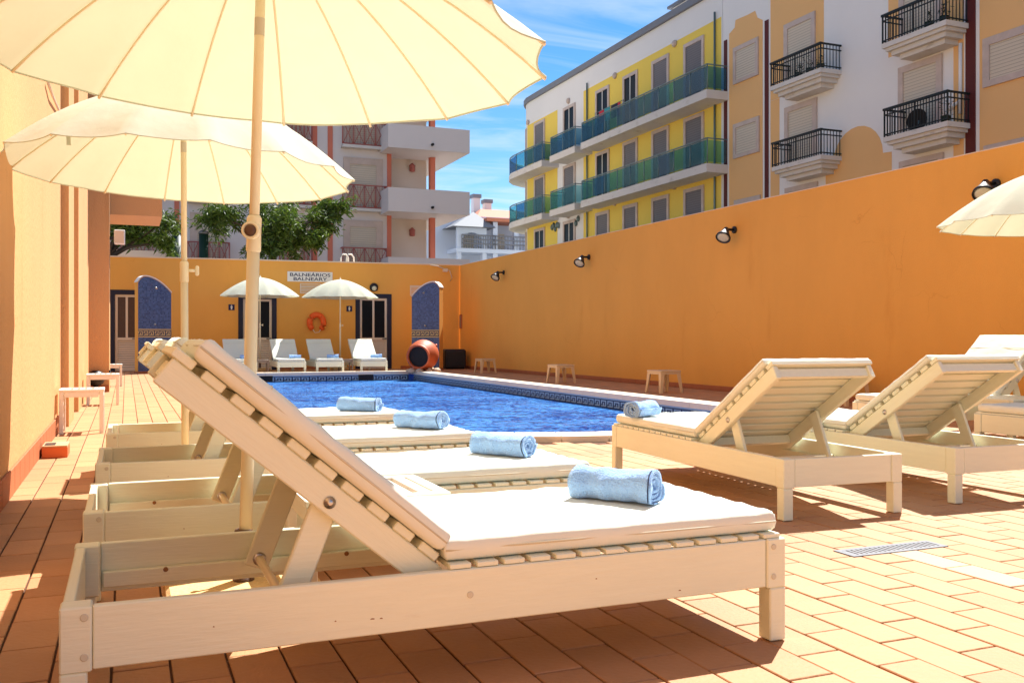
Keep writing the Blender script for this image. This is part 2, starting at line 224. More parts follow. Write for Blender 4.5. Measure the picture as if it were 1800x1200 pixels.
# ------------------------------------------------------------ mesh builder
class MB:
    def __init__(s): s.v = []; s.f = []; s.m = []; s.s = []
    def face(s, idx, m=0, sm=False): s.f.append(tuple(idx)); s.m.append(m); s.s.append(sm)
    def poly(s, pts, m=0, sm=False):
        b = len(s.v); s.v += [tuple(p) for p in pts]; s.face(range(b, b + len(pts)), m, sm)
    def box(s, x0, y0, z0, x1, y1, z1, m=0, bev=0.0):
        if x0 > x1: x0, x1 = x1, x0
        if y0 > y1: y0, y1 = y1, y0
        if z0 > z1: z0, z1 = z1, z0
        b = len(s.v)
        if not bev:
            s.v += [(x, y, z) for z in (z0, z1) for y in (y0, y1) for x in (x0, x1)]
            for q in ((0, 2, 3, 1), (4, 5, 7, 6), (0, 1, 5, 4), (2, 6, 7, 3), (0, 4, 6, 2), (1, 3, 7, 5)): s.face([b + i for i in q], m)
            return
        c = ((x0 + x1) / 2, (y0 + y1) / 2, (z0 + z1) / 2); h = ((x1 - x0) / 2, (y1 - y0) / 2, (z1 - z0) / 2); bev = min(bev, min(h) * .6)
        ix = {}
        for sx in (-1, 1):
            for sy in (-1, 1):
                for sz in (-1, 1):
                    for ax in range(3):
                        p = [c[i] + sg * (h[i] - (0 if i == ax else bev)) for i, sg in enumerate((sx, sy, sz))]
                        ix[(sx, sy, sz, ax)] = len(s.v); s.v.append(tuple(p))
        def F(keys):
            pts = [Vector(s.v[ix[k]]) for k in keys]; cc = sum(pts, Vector()) / len(pts) - Vector(c)
            n = (pts[1] - pts[0]).cross(pts[2] - pts[0]); ids = [ix[k] for k in keys]
            if n.dot(cc) < 0: ids.reverse()
            s.face(ids, m)
        for ax in range(3):
            o = [i for i in range(3) if i != ax]
            for sg in (-1, 1):
                ks = []
                for a, b2 in ((-1, -1), (1, -1), (1, 1), (-1, 1)):
                    t = [0, 0, 0]; t[ax] = sg; t[o[0]] = a; t[o[1]] = b2; ks.append((*t, ax))
                F(ks)
        for ax in range(3):
            o = [i for i in range(3) if i != ax]
            for a in (-1, 1):
                for b2 in (-1, 1):
                    ks = []
                    for e, fx in ((-1, o[0]), (1, o[0]), (1, o[1]), (-1, o[1])):
                        t = [0, 0, 0]; t[ax] = e; t[o[0]] = a; t[o[1]] = b2; ks.append((*t, fx))
                    F(ks)
        for sx in (-1, 1):
            for sy in (-1, 1):
                for sz in (-1, 1): F([(sx, sy, sz, 0), (sx, sy, sz, 1), (sx, sy, sz, 2)])
    def ring(s, c, ax, r, n, ref=None):
        ax = Vector(ax).normalized(); u = ax.cross(ref or (Vector((0, 0, 1)) if abs(ax.z) < .9 else Vector((1, 0, 0)))).normalized(); v = ax.cross(u)
        b = len(s.v); c = Vector(c)
        for i in range(n):
            t = 2 * math.pi * i / n; s.v.append(tuple(c + u * r * math.cos(t) + v * r * math.sin(t)))
        return list(range(b, b + n))
    def skin(s, a, b, m=0, sm=True):
        n = len(a)
        for i in range(n): s.face((a[i], a[(i + 1) % n], b[(i + 1) % n], b[i]), m, sm)
    def tube(s, pts, rad, n=10, m=0, caps=True):
        pts = [Vector(p) for p in pts]; rad = rad if isinstance(rad, (list, tuple)) else [rad] * len(pts); prev = None; first = None
        for i, p in enumerate(pts):
            d = (pts[min(i + 1, len(pts) - 1)] - pts[max(i - 1, 0)])
            r = s.ring(p, d, rad[i], n)
            if prev: s.skin(prev, r, m)
            else: first = r
            prev = r
        if caps: s.face(list(reversed(first)), m); s.face(prev, m)
    def lathe(s, prof, n=20, m=0, axis=(0, 0, 1), o=(0, 0, 0), caps=True):
        ax = Vector(axis).normalized(); prev = None; o = Vector(o); first = None
        for r, h in prof:
            g = s.ring(o + ax * h, ax, max(r, 1e-4), n)
            if prev: s.skin(prev, g, m)
            else: first = g
            prev = g
        if caps: s.face(list(reversed(first)), m); s.face(prev, m)
    def prism(s, poly, lo, hi, plane='xz', m=0):   # polygon in plane, extruded along the third axis
        def P(a, b, c): return {'xz': (a, c, b), 'yz': (c, a, b), 'xy': (a, b, c)}[plane]
        b = len(s.v); n = len(poly)
        s.v += [P(p[0], p[1], lo) for p in poly] + [P(p[0], p[1], hi) for p in poly]
        s.face(range(b, b + n), m); s.face(range(b + 2 * n - 1, b + n - 1, -1), m)
        for i in range(n): s.face((b + i, b + n + i, b + n + (i + 1) % n, b + (i + 1) % n), m)
    def xf(s, mt, start=0): s.v[start:] = [tuple(mt @ Vector(p)) for p in s.v[start:]]; return s
    def mesh(s, name, mats):
        me = bpy.data.meshes.new(name); me.from_pydata(s.v, [], s.f); me.update()
        for k in mats: me.materials.append(M[k])
        me.polygons.foreach_set('material_index', s.m); me.polygons.foreach_set('use_smooth', s.s)
        return me
def obj(name, mb, mats, parent=None, loc=None, rot=None):
    if isinstance(mats, str): mats = [mats]
    me = mb.mesh(name, mats) if isinstance(mb, MB) else mb
    o = bpy.data.objects.new(name, me); COL.objects.link(o)
    if parent: o.parent = parent
    if loc is not None: o.location = loc
    if rot is not None: o.rotation_euler = rot
    return o
def empty(name, loc=(0, 0, 0), rz=0):
    o = bpy.data.objects.new(name, None); COL.objects.link(o); o.location = loc; o.rotation_euler = (0, 0, rz); o.empty_display_size = .1; return o
def tag(o, label, cat, group=None):
    o['label'] = label; o['category'] = cat
    if group: o['group'] = group
    return o
def struct(o): o['kind'] = 'structure'; return o
def stuff(o): o['kind'] = 'stuff'; return o
def fixn(me):
    import bmesh
    b = bmesh.new(); b.from_mesh(me); bmesh.ops.recalc_face_normals(b, faces=b.faces); b.to_mesh(me); b.free(); return me
def bx(*a, **k):
    b = MB(); b.box(*a, **k); return b
# ------------------------------------------------------------ layout numbers (metres)
XR, XL = 9.65, -0.63                    # faces of the right wall and the hotel wall
HW = 3.20                               # wall height
B0, B1 = Vector((-1.2, 28.56)), Vector((XR + .02, 27.78))   # back wall face line
PX0, PX1, PYC, PY1 = 1.75, 7.15, 10.5, 24.5     # pool water edge; near end is a half circle round (PXC, PYC)
PXC = (PX0 + PX1) / 2; PR = (PX1 - PX0) / 2; CW = .36; ZC = .05; ZW = -.19
def pool_outline(off, n=28):
    r = PR + off; p = [(PXC + r * math.cos(math.pi + math.pi * i / n), PYC + r * math.sin(math.pi + math.pi * i / n)) for i in range(n + 1)]
    return p + [(PX1 + off, PY1 + off), (PX0 - off, PY1 + off)]
def in_pool(x, y, off):
    if y > PYC: return PX0 - off < x < PX1 + off and y < PY1 + off
    return (x - PXC) ** 2 + (y - PYC) ** 2 < (PR + off) ** 2
DX0, DX1, DY0, DY1 = -2.2, XR + .1, -3.0, 28.7
# ------------------------------------------------------------ ground, deck, tiles
def sheet_with_hole(x0, y0, x1, y1, hole, z):
    # hole starts at its west side and runs counter-clockwise round the south; quads fan out to the outer rectangle
    mb = MB(); n = len(hole); outer = []
    for (x, y) in hole:
        dx, dy = x - PXC, y - (PYC + 3); k = 1e9
        if dx > 1e-6: k = min(k, (x1 - PXC) / dx)
        if dx < -1e-6: k = min(k, (x0 - PXC) / dx)
        if dy > 1e-6: k = min(k, (y1 - PYC - 3) / dy)
        if dy < -1e-6: k = min(k, (y0 - PYC - 3) / dy)
        outer.append((PXC + dx * k, PYC + 3 + dy * k))
    mb.v = [(x, y, z) for x, y in hole] + [(x, y, z) for x, y in outer]
    cor = [(x0, y0), (x1, y0), (x1, y1), (x0, y1)]
    for i in range(n):
        j = (i + 1) % n; a, b = outer[i], outer[j]; extra = []
        def side(p): return 'w' if abs(p[0] - x0) < 1e-4 else 'e' if abs(p[0] - x1) < 1e-4 else 's' if abs(p[1] - y0) < 1e-4 else 'n'
        sa, sb = side(a), side(b)
        if sa != sb:
            order = ['w', 's', 'e', 'n']; k = order.index(sa)
            while order[k % 4] != sb:
                mb.v.append((*cor[k % 4], z)); extra.append(len(mb.v) - 1); k += 1
        mb.face([i, n + i] + extra + [n + j, j])
    return mb
g = struct(obj('ground', sheet_with_hole(-600, -600, 600, 900, pool_outline(.05), -.03), 'ground')); fixn(g.data)
deck = struct(obj('pool_deck', sheet_with_hole(DX0, DY0, DX1, DY1, pool_outline(.06), -.008), 'grout')); fixn(deck.data)
TP, TL, J = .153, .306, .007
tiles = []
i = 0; x = DX0 + .02
while x < DX1 - TP:
    y = DY0 + (TL / 2 if i % 2 else 0)
    while y < DY1 - TL:
        cx, cy = x + TP / 2, y + TL / 2
        if not any(in_pool(px, py, CW - .02) for px in (x + .02, x + TP - .02) for py in (y + .03, y + TL - .03)) and not (2.80 < cx < 3.42 and 3.10 < cy < 3.30 and False):
            tiles.append((cx, cy))
        y += TL
    x += TP; i += 1
def tile_seen(t):
    d = t[0] * SA + t[1] * CA; xc = t[0] * CA - t[1] * SA
    if d < .8: return -1
    px, py = 900 + FPX * xc / d, HOR + FPX * HC / d
    if not (-40 < px < 1840 and py < 1235): return -1
    if 150 < px < 1330 and py < 1180 - (px - 150) * .12 and py > 800: return -.5 + 1 / d / 10     # mostly under the near loungers
    return 1 / d
tiles.sort(key=tile_seen, reverse=True)
def tile_mb(mb, cx, cy, z0=-.0076):
    h = random.uniform(-.0012, .0012); a, b = TP / 2 - J / 2, TL / 2 - J / 2
    mb.box(cx - a, cy - b, z0, cx + a, cy + b, .002 + h, bev=.0022)
tmesh = []
for k in range(4):
    b = MB(); a2, b2 = TP / 2 - J / 2, TL / 2 - J / 2; b.box(-a2, -b2, -.0076, a2, b2, .002, bev=.0025); me = b.mesh('tile', ['tile']); tmesh.append(me)
pale = MB(); pale.box(-a2, -b2, -.0076, a2, b2, .0026, bev=.0025); pale = pale.mesh('tile', ['tile_pale'])
pc = gz(1700, 1000); pales = [(pc.x, pc.y), (pc.x, pc.y - TL), (pc.x + .02, pc.y + TL)]
for k, (cx, cy) in enumerate(tiles[:300]):
    me = tmesh[k % 4]
    if abs(cx - pc.x) < TP * .5 and abs(cy - pc.y) < TL * 1.1: me = pale
    o = obj('tile', me, [], deck, (cx, cy, random.uniform(-.0012, .0012)), (random.uniform(-.002, .002), random.uniform(-.003, .003), random.uniform(-.003, .003)))
far = MB()
for cx, cy in tiles[300:]: tile_mb(far, cx, cy)
stuff(obj('far_tiles', far, 'tile', deck))
# ------------------------------------------------------------ pool
pool = struct(empty('swimming_pool', (PXC, PYC, 0)))
def at_pool(mb): return mb.xf(Matrix.Translation((-PXC, -PYC, 0)))
mb = MB(); ol = pool_outline(0, 40); n = len(ol)
mb.v = [(x, y, .0) for x, y in ol] + [(x, y, -1.35) for x, y in ol]
for i in range(n): mb.face((i, (i + 1) % n, n + (i + 1) % n, n + i))
mb.face(range(n, 2 * n)); obj('basin', at_pool(mb), 'pool_mosaic', pool)
mb = MB(); nx = 24
ol2 = pool_outline(-.004, 40); mb.v = [(x, y, ZW) for x, y in ol2]; mb.face(range(len(ol2)))
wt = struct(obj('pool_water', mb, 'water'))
# coping stones
def coping_piece(a, b):   # a,b: (inner,outer) corner pairs
    m_ = MB(); (i0, o0), (i1, o1) = a, b; v = [(*i0, 0), (*o0, 0), (*o1, 0), (*i1, 0)]
    m_.v = [(p[0], p[1], -.03) for p in v] + [(p[0], p[1], ZC) for p in v]
    for q in ((0, 1, 2, 3), (4, 7, 6, 5), (0, 4, 5, 1), (1, 5, 6, 2), (2, 6, 7, 3), (3, 7, 4, 0)): m_.face(q)
    return m_
pairs = []
K = 22
def arc(i, off): t = math.pi + math.pi * i / K; r = PR + off; return (PXC + r * math.cos(t), PYC + r * math.sin(t))
e = .0025
for i in range(K):
    pairs.append(((arc(i + .012, -.02), arc(i + .012, CW)), (arc(i + .988, -.02), arc(i + .988, CW))))
N = 30
for s_, xi, xo in ((1, PX1 - .02, PX1 + CW), (-1, PX0 + .02, PX0 - CW)):
    for i in range(N):
        y0 = PYC + (PY1 + .02 - PYC - .04) * i / N + .003; y1 = PYC + (PY1 + .02 - PYC - .04) * (i + 1) / N - .003
        pairs.append((((xi, y0), (xo, y0)), ((xi, y1), (xo, y1))))
for i in range(13):
    x0 = PX0 - CW + (PX1 - PX0 + 2 * CW) * i / 13 + .003; x1 = PX0 - CW + (PX1 - PX0 + 2 * CW) * (i + 1) / 13 - .003
    pairs.append((((x0, PY1 - .016), (x0, PY1 + CW)), ((x1, PY1 - .016), (x1, PY1 + CW))))
for a, b in pairs:
    o = obj('coping_stone', at_pool(coping_piece(a, b)), 'coping', pool); fixn(o.data)
# Greek key border tiles: one unit mesh, local x along the wall, y out of the wall
KEYS = [(0, .86, 1, 1), (0, 0, .16, .86), (.16, 0, 1, .14), (.34, .28, .5, .72), (.5, .58, .84, .72), (.68, .28, .84, .58), (.84, .28, 1, .42)]
def key_mesh(name, w, h, strip, mats, th=.004):
    m_ = MB(); m_.box(-w / 2 + .001, 0, 0, w / 2 - .001, th, h + strip, 0)
    for a, b, c, d in KEYS: m_.box(-w / 2 + a * w * .97 + .003, th, .006 + b * (h - .01), -w / 2 + c * w * .97 + .003, th + .0025, .006 + d * (h - .01), 1)
    return m_.mesh(name, mats)
km = key_mesh('border_tile', .22, .15, .055, ['band_light', 'band_dark'])
def put_border(x, y, rz): return obj('border_tile', km, [], pool, (x - PXC, y - PYC, ZW - .012), (0, 0, rz))
y = PYC + .11
while y < PY1 - .1: put_border(PX1, y, R(90)); put_border(PX0, y, R(-90)); y += .22
x = PX0 + .13
while x < PX1 - .1: put_border(x, PY1, R(180)); x += .22
i = 0; na = int(math.pi * PR / .22)
for i in range(na):
    t = math.pi + math.pi * (i + .5) / na; put_border(PXC + PR * math.cos(t), PYC + PR * math.sin(t), t + R(90))
for px in (465, 643):
    p = gy(px, 664, PY1); obj('skimmer_opening', bx(-.2, -.015, -.17, .2, .0, -.03), 'dark', pool, (p.x - PXC, PY1 - PYC - .008, 0))
# ------------------------------------------------------------ right wall
rw = tag(empty('boundary_wall', (XR, 12, 0)), 'tall plain orange stucco wall running along the right side of the pool', 'wall')
obj('wall', bx(0, -15, -.02, .28, 15.75, HW), 'stucco', rw)
obj('wall_capping', bx(-.004, -15, HW, .284, 15.75, HW + .012), 'capping', rw)
y = -15
while y < 15.6: obj('skirting_tile', bx(-.012, 0, 0, 0, .296, .09, bev=.003), 'skirting', rw, (-.001, y, 0)); y += .3
# ------------------------------------------------------------ back changing-room building
bu = (B1 - B0).normalized(); BR = math.atan2(bu.y, bu.x)
def gb(px, py):   # pixel -> (u along wall, z)
    r = ray(px, py); nrm = Vector((-bu.y, bu.x)); t = (B0.x * nrm.x + B0.y * nrm.y) / (r.x * nrm.x + r.y * nrm.y)
    p = Vector((r.x * t, r.y * t)); return (p - B0).dot(bu), HC + r.z * t
back = tag(empty('changing_room_building', (B0.x, B0.y, 0), BR), 'low orange changing room building with three doors behind the pool', 'building')
BL = (B1 - B0).length
doors = []
for l, r_, t in ((193, 252, 509), (419, 486, 517), (625, 688, 516)):
    a, z = gb(l, t); b, _ = gb(r_, t); doors.append((a, b, min(z, 2.36)))
segs = []; cur = 0
wallm = MB()
for a, b, z in doors:
    wallm.box(cur, 0, -.02, a, .25, HW); wallm.box(a, 0, z, b, .25, HW); cur = b
wallm.box(cur, 0, -.02, BL, .25, HW); wallm.box(0, .25, -.02, BL, .3, HW); wallm.box(0, .3, 0, .25, 4, HW); wallm.box(0, 3.75, 0, BL, 4, HW)
obj('wall', wallm, 'stucco', back)
obj('roof', bx(-.02, -.02, HW, BL, 4.02, HW + .035), 'capping', back)
u = 0
while u < BL - .3:
    if not any(a - .3 < u < b for a, b, z in doors): obj('skirting_tile', bx(0, -.012, 0, .296, -.001, .09, bev=.003), 'skirting', back, (u, 0, 0))
    u += .3
for k, (a, b, z) in enumerate(doors):
    m_ = MB(); fw = .13
    m_.box(a - .004, -.02, 0, a + fw, .12, z); m_.box(b - fw, -.02, 0, b + .004, .12, z); m_.box(a + fw, -.02, z - fw, b - fw, .12, z)
    d = obj('door', m_, 'navy_paint', back)
    x0, x1, z1 = a + fw, b - fw, z - fw
    st = .07; mid = (x0 + x1) / 2; zs = .95
    lf = MB()
    for q in ((x0, 0.01, x0 + st, z1), (x1 - st, .01, x1, z1), (mid - .03, zs, mid + .03, z1 - st), (x0 + st, z1 - st, x1 - st, z1), (x0 + st, zs - .08, x1 - st, zs), (x0 + st, .01, x1 - st, .12)):
        lf.box(q[0], .03, q[1], q[2], .075, q[3], bev=.004)
    obj('leaf_frame', lf, 'door', d)
    for p0, p1 in ((x0 + st, mid - .03), (mid + .03, x1 - st)): obj('pane', bx(p0, .05, zs, p1, .056, z1 - st), 'glass_frost' if k == 0 else 'glass_dark', d)
    zz_ = .13
    while zz_ < zs - .1:
        l_ = bx(x0 + st, -.004, -.003, x1 - st, .004, .052); l_.xf(Matrix.Translation((0, .055, zz_)) @ Matrix.Rotation(R(-22), 4, 'X')); obj('louvre', l_, 'door', d); zz_ += .062
    obj('void', bx(x0 + st, .11, .1, x1 - st, .115, z1), 'dark', d)
    hd = MB(); hd.box(x1 - st + .01, .0, zs - .045, x1 - .015, .03, zs - .01); hd.tube([(x1 - .04, -.0, zs - .03), (x1 - .04, -.04, zs - .03), (x1 - .16, -.04, zs - .03)], .012, 8); obj('handle', hd, 'black', d)
# things on the back wall
def on_back(px, py): u_, z_ = gb(px, py); p = B0 + bu * u_; return Vector((p.x, p.y, z_))
def wall_thing(name, px, py): p = on_back(px, py); return empty(name, p, BR)
def text_mesh(s, size, off=0.0, ext=.002):
    c = bpy.data.curves.new('t', 'FONT'); c.body = s; c.size = size; c.align_x = 'CENTER'; c.align_y = 'CENTER'; c.extrude = ext; c.offset = off
    o = bpy.data.objects.new('t', c); COL.objects.link(o); dg = bpy.context.evaluated_depsgraph_get(); dg.update()
    me = bpy.data.meshes.new_from_object(o.evaluated_get(dg)); bpy.data.objects.remove(o); return me
sg = tag(wall_thing('wall_sign', 545, 486.5), 'white sign reading BALNEÁRIOS BALNEARY above the far umbrellas', 'sign')
obj('board', bx(-.66, -.025, -.15, .66, -.002, .15, bev=.006), 'white', sg)
for s_, z_ in (('BALNEÁRIOS', .050), ('BALNEARY', -.074)):
    me = text_mesh(s_, .135, .0015); me.materials.clear(); me.materials.append(M['navy'])
    xs = [v.co.x for v in me.vertices]; k = (1.18 if len(s_) > 9 else .98) / (max(xs) - min(xs))
    o = obj('lettering', me, [], sg, (0, -.028, z_), (R(90), 0, 0)); o.scale = (k, 1, 1)
def grille(px, py, w, h, label):
    t = tag(wall_thing('vent_grille', px, py), label, 'vent', 'vent grilles on the changing room wall'); m_ = MB()
    for q in ((-w / 2, -h / 2, w / 2, -h / 2 + .03), (-w / 2, h / 2 - .03, w / 2, h / 2), (-w / 2, -h / 2 + .03, -w / 2 + .03, h / 2 - .03), (w / 2 - .03, -h / 2 + .03, w / 2, h / 2 - .03)): m_.box(q[0], -.03, q[1], q[2], -.001, q[3])
    obj('frame', m_, 'door', t); z = -h / 2 + .05
    while z < h / 2 - .04: obj('slat', bx(-w / 2 + .03, -.022, z, w / 2 - .03, -.004, z + .026), 'door', t); z += .042
grille(546, 507, .62, .30, 'small cream vent grille just under the white lettered sign')
grille(737, 511, .58, .32, 'cream vent grille behind the top of the right shower column')
bh = tag(wall_thing('bulkhead_lamp', 657, 505), 'round black bulkhead lamp on the wall above the right door', 'lamp')
m_ = MB(); m_.lathe([(.13, 0), (.13, .05), (.10, .09), (.03, .11)], 20, axis=(0, -1, 0)); obj('housing', m_, 'black', bh)
m_ = MB(); m_.lathe([(.075, .085), (.07, .115), (.03, .13)], 16, axis=(0, -1, 0), o=(0, 0, -.035)); obj('lens', m_, 'lampglass', bh)
for px, py, lb in ((407, 540, 'small dark restroom sign with a white figure left of the middle door'), (614, 542.5, 'small dark restroom sign with a white figure left of the right door')):
    t = tag(wall_thing('restroom_sign', px, py), lb, 'sign', 'restroom signs')
    obj('plate', bx(-.085, -.015, -.085, .085, -.001, .085), 'navy', t)
    m_ = MB(); m_.lathe([(.018, 0), (.018, .003)], 12, axis=(0, -1, 0), o=(0, -.016, .05)); m_.prism([(-.03, .03), (.03, .03), (.022, -.02), (.014, -.065), (-.014, -.065), (-.022, -.02)], -.019, -.016); obj('figure', m_, 'white', t); fixn(t.children[-1].data)
lb = tag(wall_thing('life_buoy', 556, 567), 'orange horseshoe life buoy hanging on the wall between the doors', 'life buoy')
m_ = MB(); pts = []; rad = []
for i in range(25):
    t = R(-58) + R(296) * i / 24; pts.append((.205 * math.cos(t) * (1 if abs(math.cos(t)) < 2 else 1), -.085, .235 * math.sin(t))); rad.append(.085 if 0 < i < 24 else .05)
m_.tube(pts, rad, 14); obj('ring', m_, 'buoy', lb)
for i in (4, 9, 15, 20):
    m2 = MB(); p = Vector(pts[i]); d = Vector(pts[i + 1]) - Vector(pts[i - 1]); d.normalize(); m2.tube([p - d * .02, p + d * .02], .0875, 14); obj('band', m2, 'buoy', lb)
m2 = MB(); m2.tube([(-.12, -.12, -.2), (-.05, -.15, -.30), (.06, -.14, -.28), (.12, -.12, -.2)], .008, 6); obj('grab_line', m2, 'white', lb)
m2 = MB(); m2.tube([(0, -.0, .26), (0, -.12, .30)], .012, 6); obj('hook', m2, 'black', lb)
# shower columns
def shower(px, py, rz, mir, label):
    p = gz(px, py); t = tag(empty('shower_column', (p.x, p.y, 0), rz), label, 'shower', 'mosaic shower columns'); W_, D_, H_ = .86, .30, 2.56
    prof = []
    for i in range(13):
        s_ = i / 12; x_ = -W_ / 2 + W_ * s_; zt = H_ - .42 * max(0, (s_ - .22) / .78) ** 1.9 - .16 * max(0, (.22 - s_) / .22) ** 2.2
        prof.append((x_ * mir, zt))
    body = MB(); body.prism([(-W_ / 2 * mir, 0)] + prof + [(W_ / 2 * mir, 0)], 0, D_); o = obj('body', body, 'stucco', t); fixn(o.data)
    fc = MB(); fc.prism([((-W_ / 2 + .006) * mir, .06)] + [(a * .986, b - .012) for a, b in prof] + [((W_ / 2 - .006) * mir, .06)], -.012, -.001); o = obj('mosaic_face', fc, 'shower_mosaic', t); fixn(o.data)
    cp = MB(); cp.prism([(a * 1.02, b + .004) for a, b in prof] + [(a * 1.02, b + .03) for a, b in reversed(prof)], -.02, D_ + .03); o = obj('cap', cp, 'white', t); fixn(o.data)
    kme = key_mesh('band_tile', .143, .17, 0, ['band_tan', 'band_dark'], .004)
    for i in range(6): o = obj('band_tile', kme, [], t, (-.3575 + i * .143, -.013, .98), (0, 0, R(180))); o.location.y = -.0125
    for z_ in (.955, 1.152): obj('band_edge', bx(-W_ / 2 + .01, -.019, z_, W_ / 2 - .01, -.013, z_ + .022), 'band_tan', t)
    h = MB(); h.tube([(0.0, -.0, 2.28), (0.0, -.12, 2.28), (0.0, -.16, 2.24)], [.012, .012, .03], 10); obj('shower_head', h, 'metal', t)
    v = MB(); v.lathe([(.03, 0), (.03, .03), (.012, .035), (.012, .06)], 12, axis=(0, -1, 0), o=(0, -.012, 1.3)); obj('valve', v, 'metal', t)
    obj('foot', bx(-W_ / 2 - .02, -.03, 0, W_ / 2 + .02, D_ + .02, .06), 'skirting', t)
shower(272, 656, R(14), 1, 'blue mosaic shower column with curved top beside the left door')
shower(748, 650.5, R(-38), -1, 'blue mosaic shower column behind the terracotta jar')
# terracotta jar fountain
jp = gz(744, 655.5); jar = tag(empty('fountain_jar', (jp.x, jp.y + .1, 0), R(10)), 'terracotta jar lying on its side with mouth facing the pool', 'jar')
m_ = MB(); prof = [(.10, .80), (.26, .74), (.37, .58), (.42, .38), (.40, .18), (.33, .04), (.30, -.02), (.325, -.05), (.325, -.08), (.285, -.085), (.27, -.02), (.34, .18), (.36, .38), (.30, .6), (.05, .7)]
m_.lathe(prof, 28, axis=(.72, .68, .10), o=(-.16, -.12, .44), caps=False); obj('jar_body', m_, 'jar', jar); fixn(jar.children[-1].data)
m_ = MB(); m_.lathe([(.275, .02), (.001, .021)], 28, axis=(.72, .68, .10), o=(-.16, -.12, .44), caps=False); obj('mouth', m_, 'dark', jar)
for sx in (-.25, .32):
    h = MB(); h.tube([(sx + .05, .0, .66), (sx + .1, .0, .74), (sx + .17, .12, .75), (sx + .2, .2, .68)], .03, 8); obj('handle', h, 'jar', jar)
for i in range(9):
    a_ = 2 * math.pi * i / 9; r_ = random.uniform(.08, .13); rk = MB(); rk.lathe([(.02, 0), (r_, .03), (r_ * .9, .09), (.03, .13)], 8)
    rk.v = [(v[0] * random.uniform(.8, 1.2), v[1] * random.uniform(.8, 1.2), v[2] * random.uniform(.8, 1.1)) for v in rk.v]
    o = tag(obj('rock', rk, 'rock', None, (jp.x + .06 + .38 * math.cos(a_), jp.y + .18 + .3 * math.sin(a_), .0)), 'pale rock in the ring around the foot of the terracotta jar', 'rock', 'rocks around the jar')
bb = on_back(789, 640); m_ = MB(); m_.box(-.33, -.5, 0, .33, 0, .60, bev=.05); m_.box(-.30, -.53, .08, .30, -.49, .52, bev=.01)
tag(obj('black_cabinet', m_, 'black', None, (9.2, 27.25, .003), (0, 0, BR)), 'black box cabinet standing in the corner behind the right shower', 'cabinet')
# right wall fittings
def floodlight(px, py, lb):
    p = gx(px, py, XR); t = tag(empty('floodlight', p), lb, 'floodlight', 'round floodlights on the right wall')
    m_ = MB(); m_.lathe([(.06, 0), (.06, .03), (.03, .04)], 16, axis=(-1, 0, 0)); obj('wall_plate', m_, 'black', t)
    m_ = MB(); m_.tube([(-.03, 0, 0), (-.14, .0, -.0), (-.20, -.01, -.03)], .022, 8); obj('arm', m_, 'black', t)
    ax = Vector((-.55, -.35, -.75)).normalized(); o_ = Vector((-.20, -.01, -.03))
    m_ = MB(); m_.lathe([(.04, -.06), (.055, .0), (.10, .10), (.125, .14), (.13, .17), (.118, .175), (.112, .15)], 22, axis=ax, o=o_, caps=True); obj('housing', m_, 'black', t)
    m_ = MB(); m_.lathe([(.112, .156), (.08, .168), (.01, .174)], 20, axis=ax, o=o_); obj('lens', m_, 'lampglass', t)
for px, py, lb in ((886, 479, 'black floodlight on the orange wall nearest the back corner'), (1036, 452, 'black floodlight on the orange wall, second from the back corner'), (1292, 404, 'black floodlight high on the orange wall below the yellow building'), (1752, 323, 'black floodlight partly hidden behind the white umbrella at the right')): floodlight(px, py, lb)
p = gx(811, 565, XR); m_ = MB(); m_.box(-.035, -.09, -.22, -.001, .09, .22, bev=.008)
t = tag(obj('wall_box', m_, 'skirting', None, p), 'narrow brown box on the orange wall near the back corner', 'box'); obj('slot', bx(-.042, -.05, -.17, -.036, .05, .17), 'taupe', t)
p = on_back(783, 474); m_ = MB(); m_.tube([(0, 0, 0), (-.25, -.03, .10), (-.5, -.02, .13)], .02, 6); m_.tube([(0, -.02, 0), (.12, -.05, -.03), (.2, -.05, -.25), (.15, -.03, -.35)], .015, 6); m_.box(-.09, -.08, -.07, .05, -.002, .03)
tag(obj('cable_box', m_, 'capping', None, p), 'small junction box with drooping cable in the top corner', 'cable')
# ------------------------------------------------------------ hotel on the left
hotel = tag(empty('hotel_building', (XL, 8, 0)), 'sunlit orange stucco hotel building along the left edge with pilasters', 'building')
def hb(name, x0, y0, z0, x1, y1, z1, m='stucco_left', **k): return obj(name, bx(x0 - XL, y0 - 8, z0, x1 - XL, y1 - 8, z1, **k), m, hotel)
YE = gx(109, 700, XL).y; Y2 = gx(136, 700, XL + .06).y; 
hb('wall', -7, -3, -.02, XL, YE, 10)
hb('wall', -7, YE, -.02, XL - .22, 17.6, 10)
def pil(pxl, pxr, dx, ):
    y0 = gx(pxl, 700, XL + dx).y; y1 = gx(pxr, 700, XL + dx).y; hb('pilaster', XL - .22, y0, -.01, XL + dx, y1, 9.9); return y0, y1
pil(121, 130, .075); pil(138, 155.5, .075)
PY = 17.6; px1 = gy(192, 600, PY).x
hb('pier', -3, PY, -.01, px1, PY + 1.0, 10)
ov = gy(285, 381, PY + 1.0)
hb('overhang', XL - .2, PY + 1.003, ov.z, ov.x, PY + 2.6, 8)
hb('overhang', XL - .2, PY - .25, gy(200, 205, PY).z, ov.x + .3, PY - .002, 8)
y = -3
while y < YE - .2: hb('skirting_tile', XL + .001, y, 0, XL + .016, min(y + .296, YE), .16, 'skirting', bev=.004); y += .3
x = -2.0
while x < px1 - .1: hb('skirting_tile', x, PY - .014, 0, min(x + .296, px1), PY - .001, .12, 'skirting', bev=.004); x += .3
m_ = MB(); 
t = tag(empty('wall_flood_lamp', gy(158, 196, PY - .25)), 'black lamp under the orange overhang between the umbrellas', 'lamp')
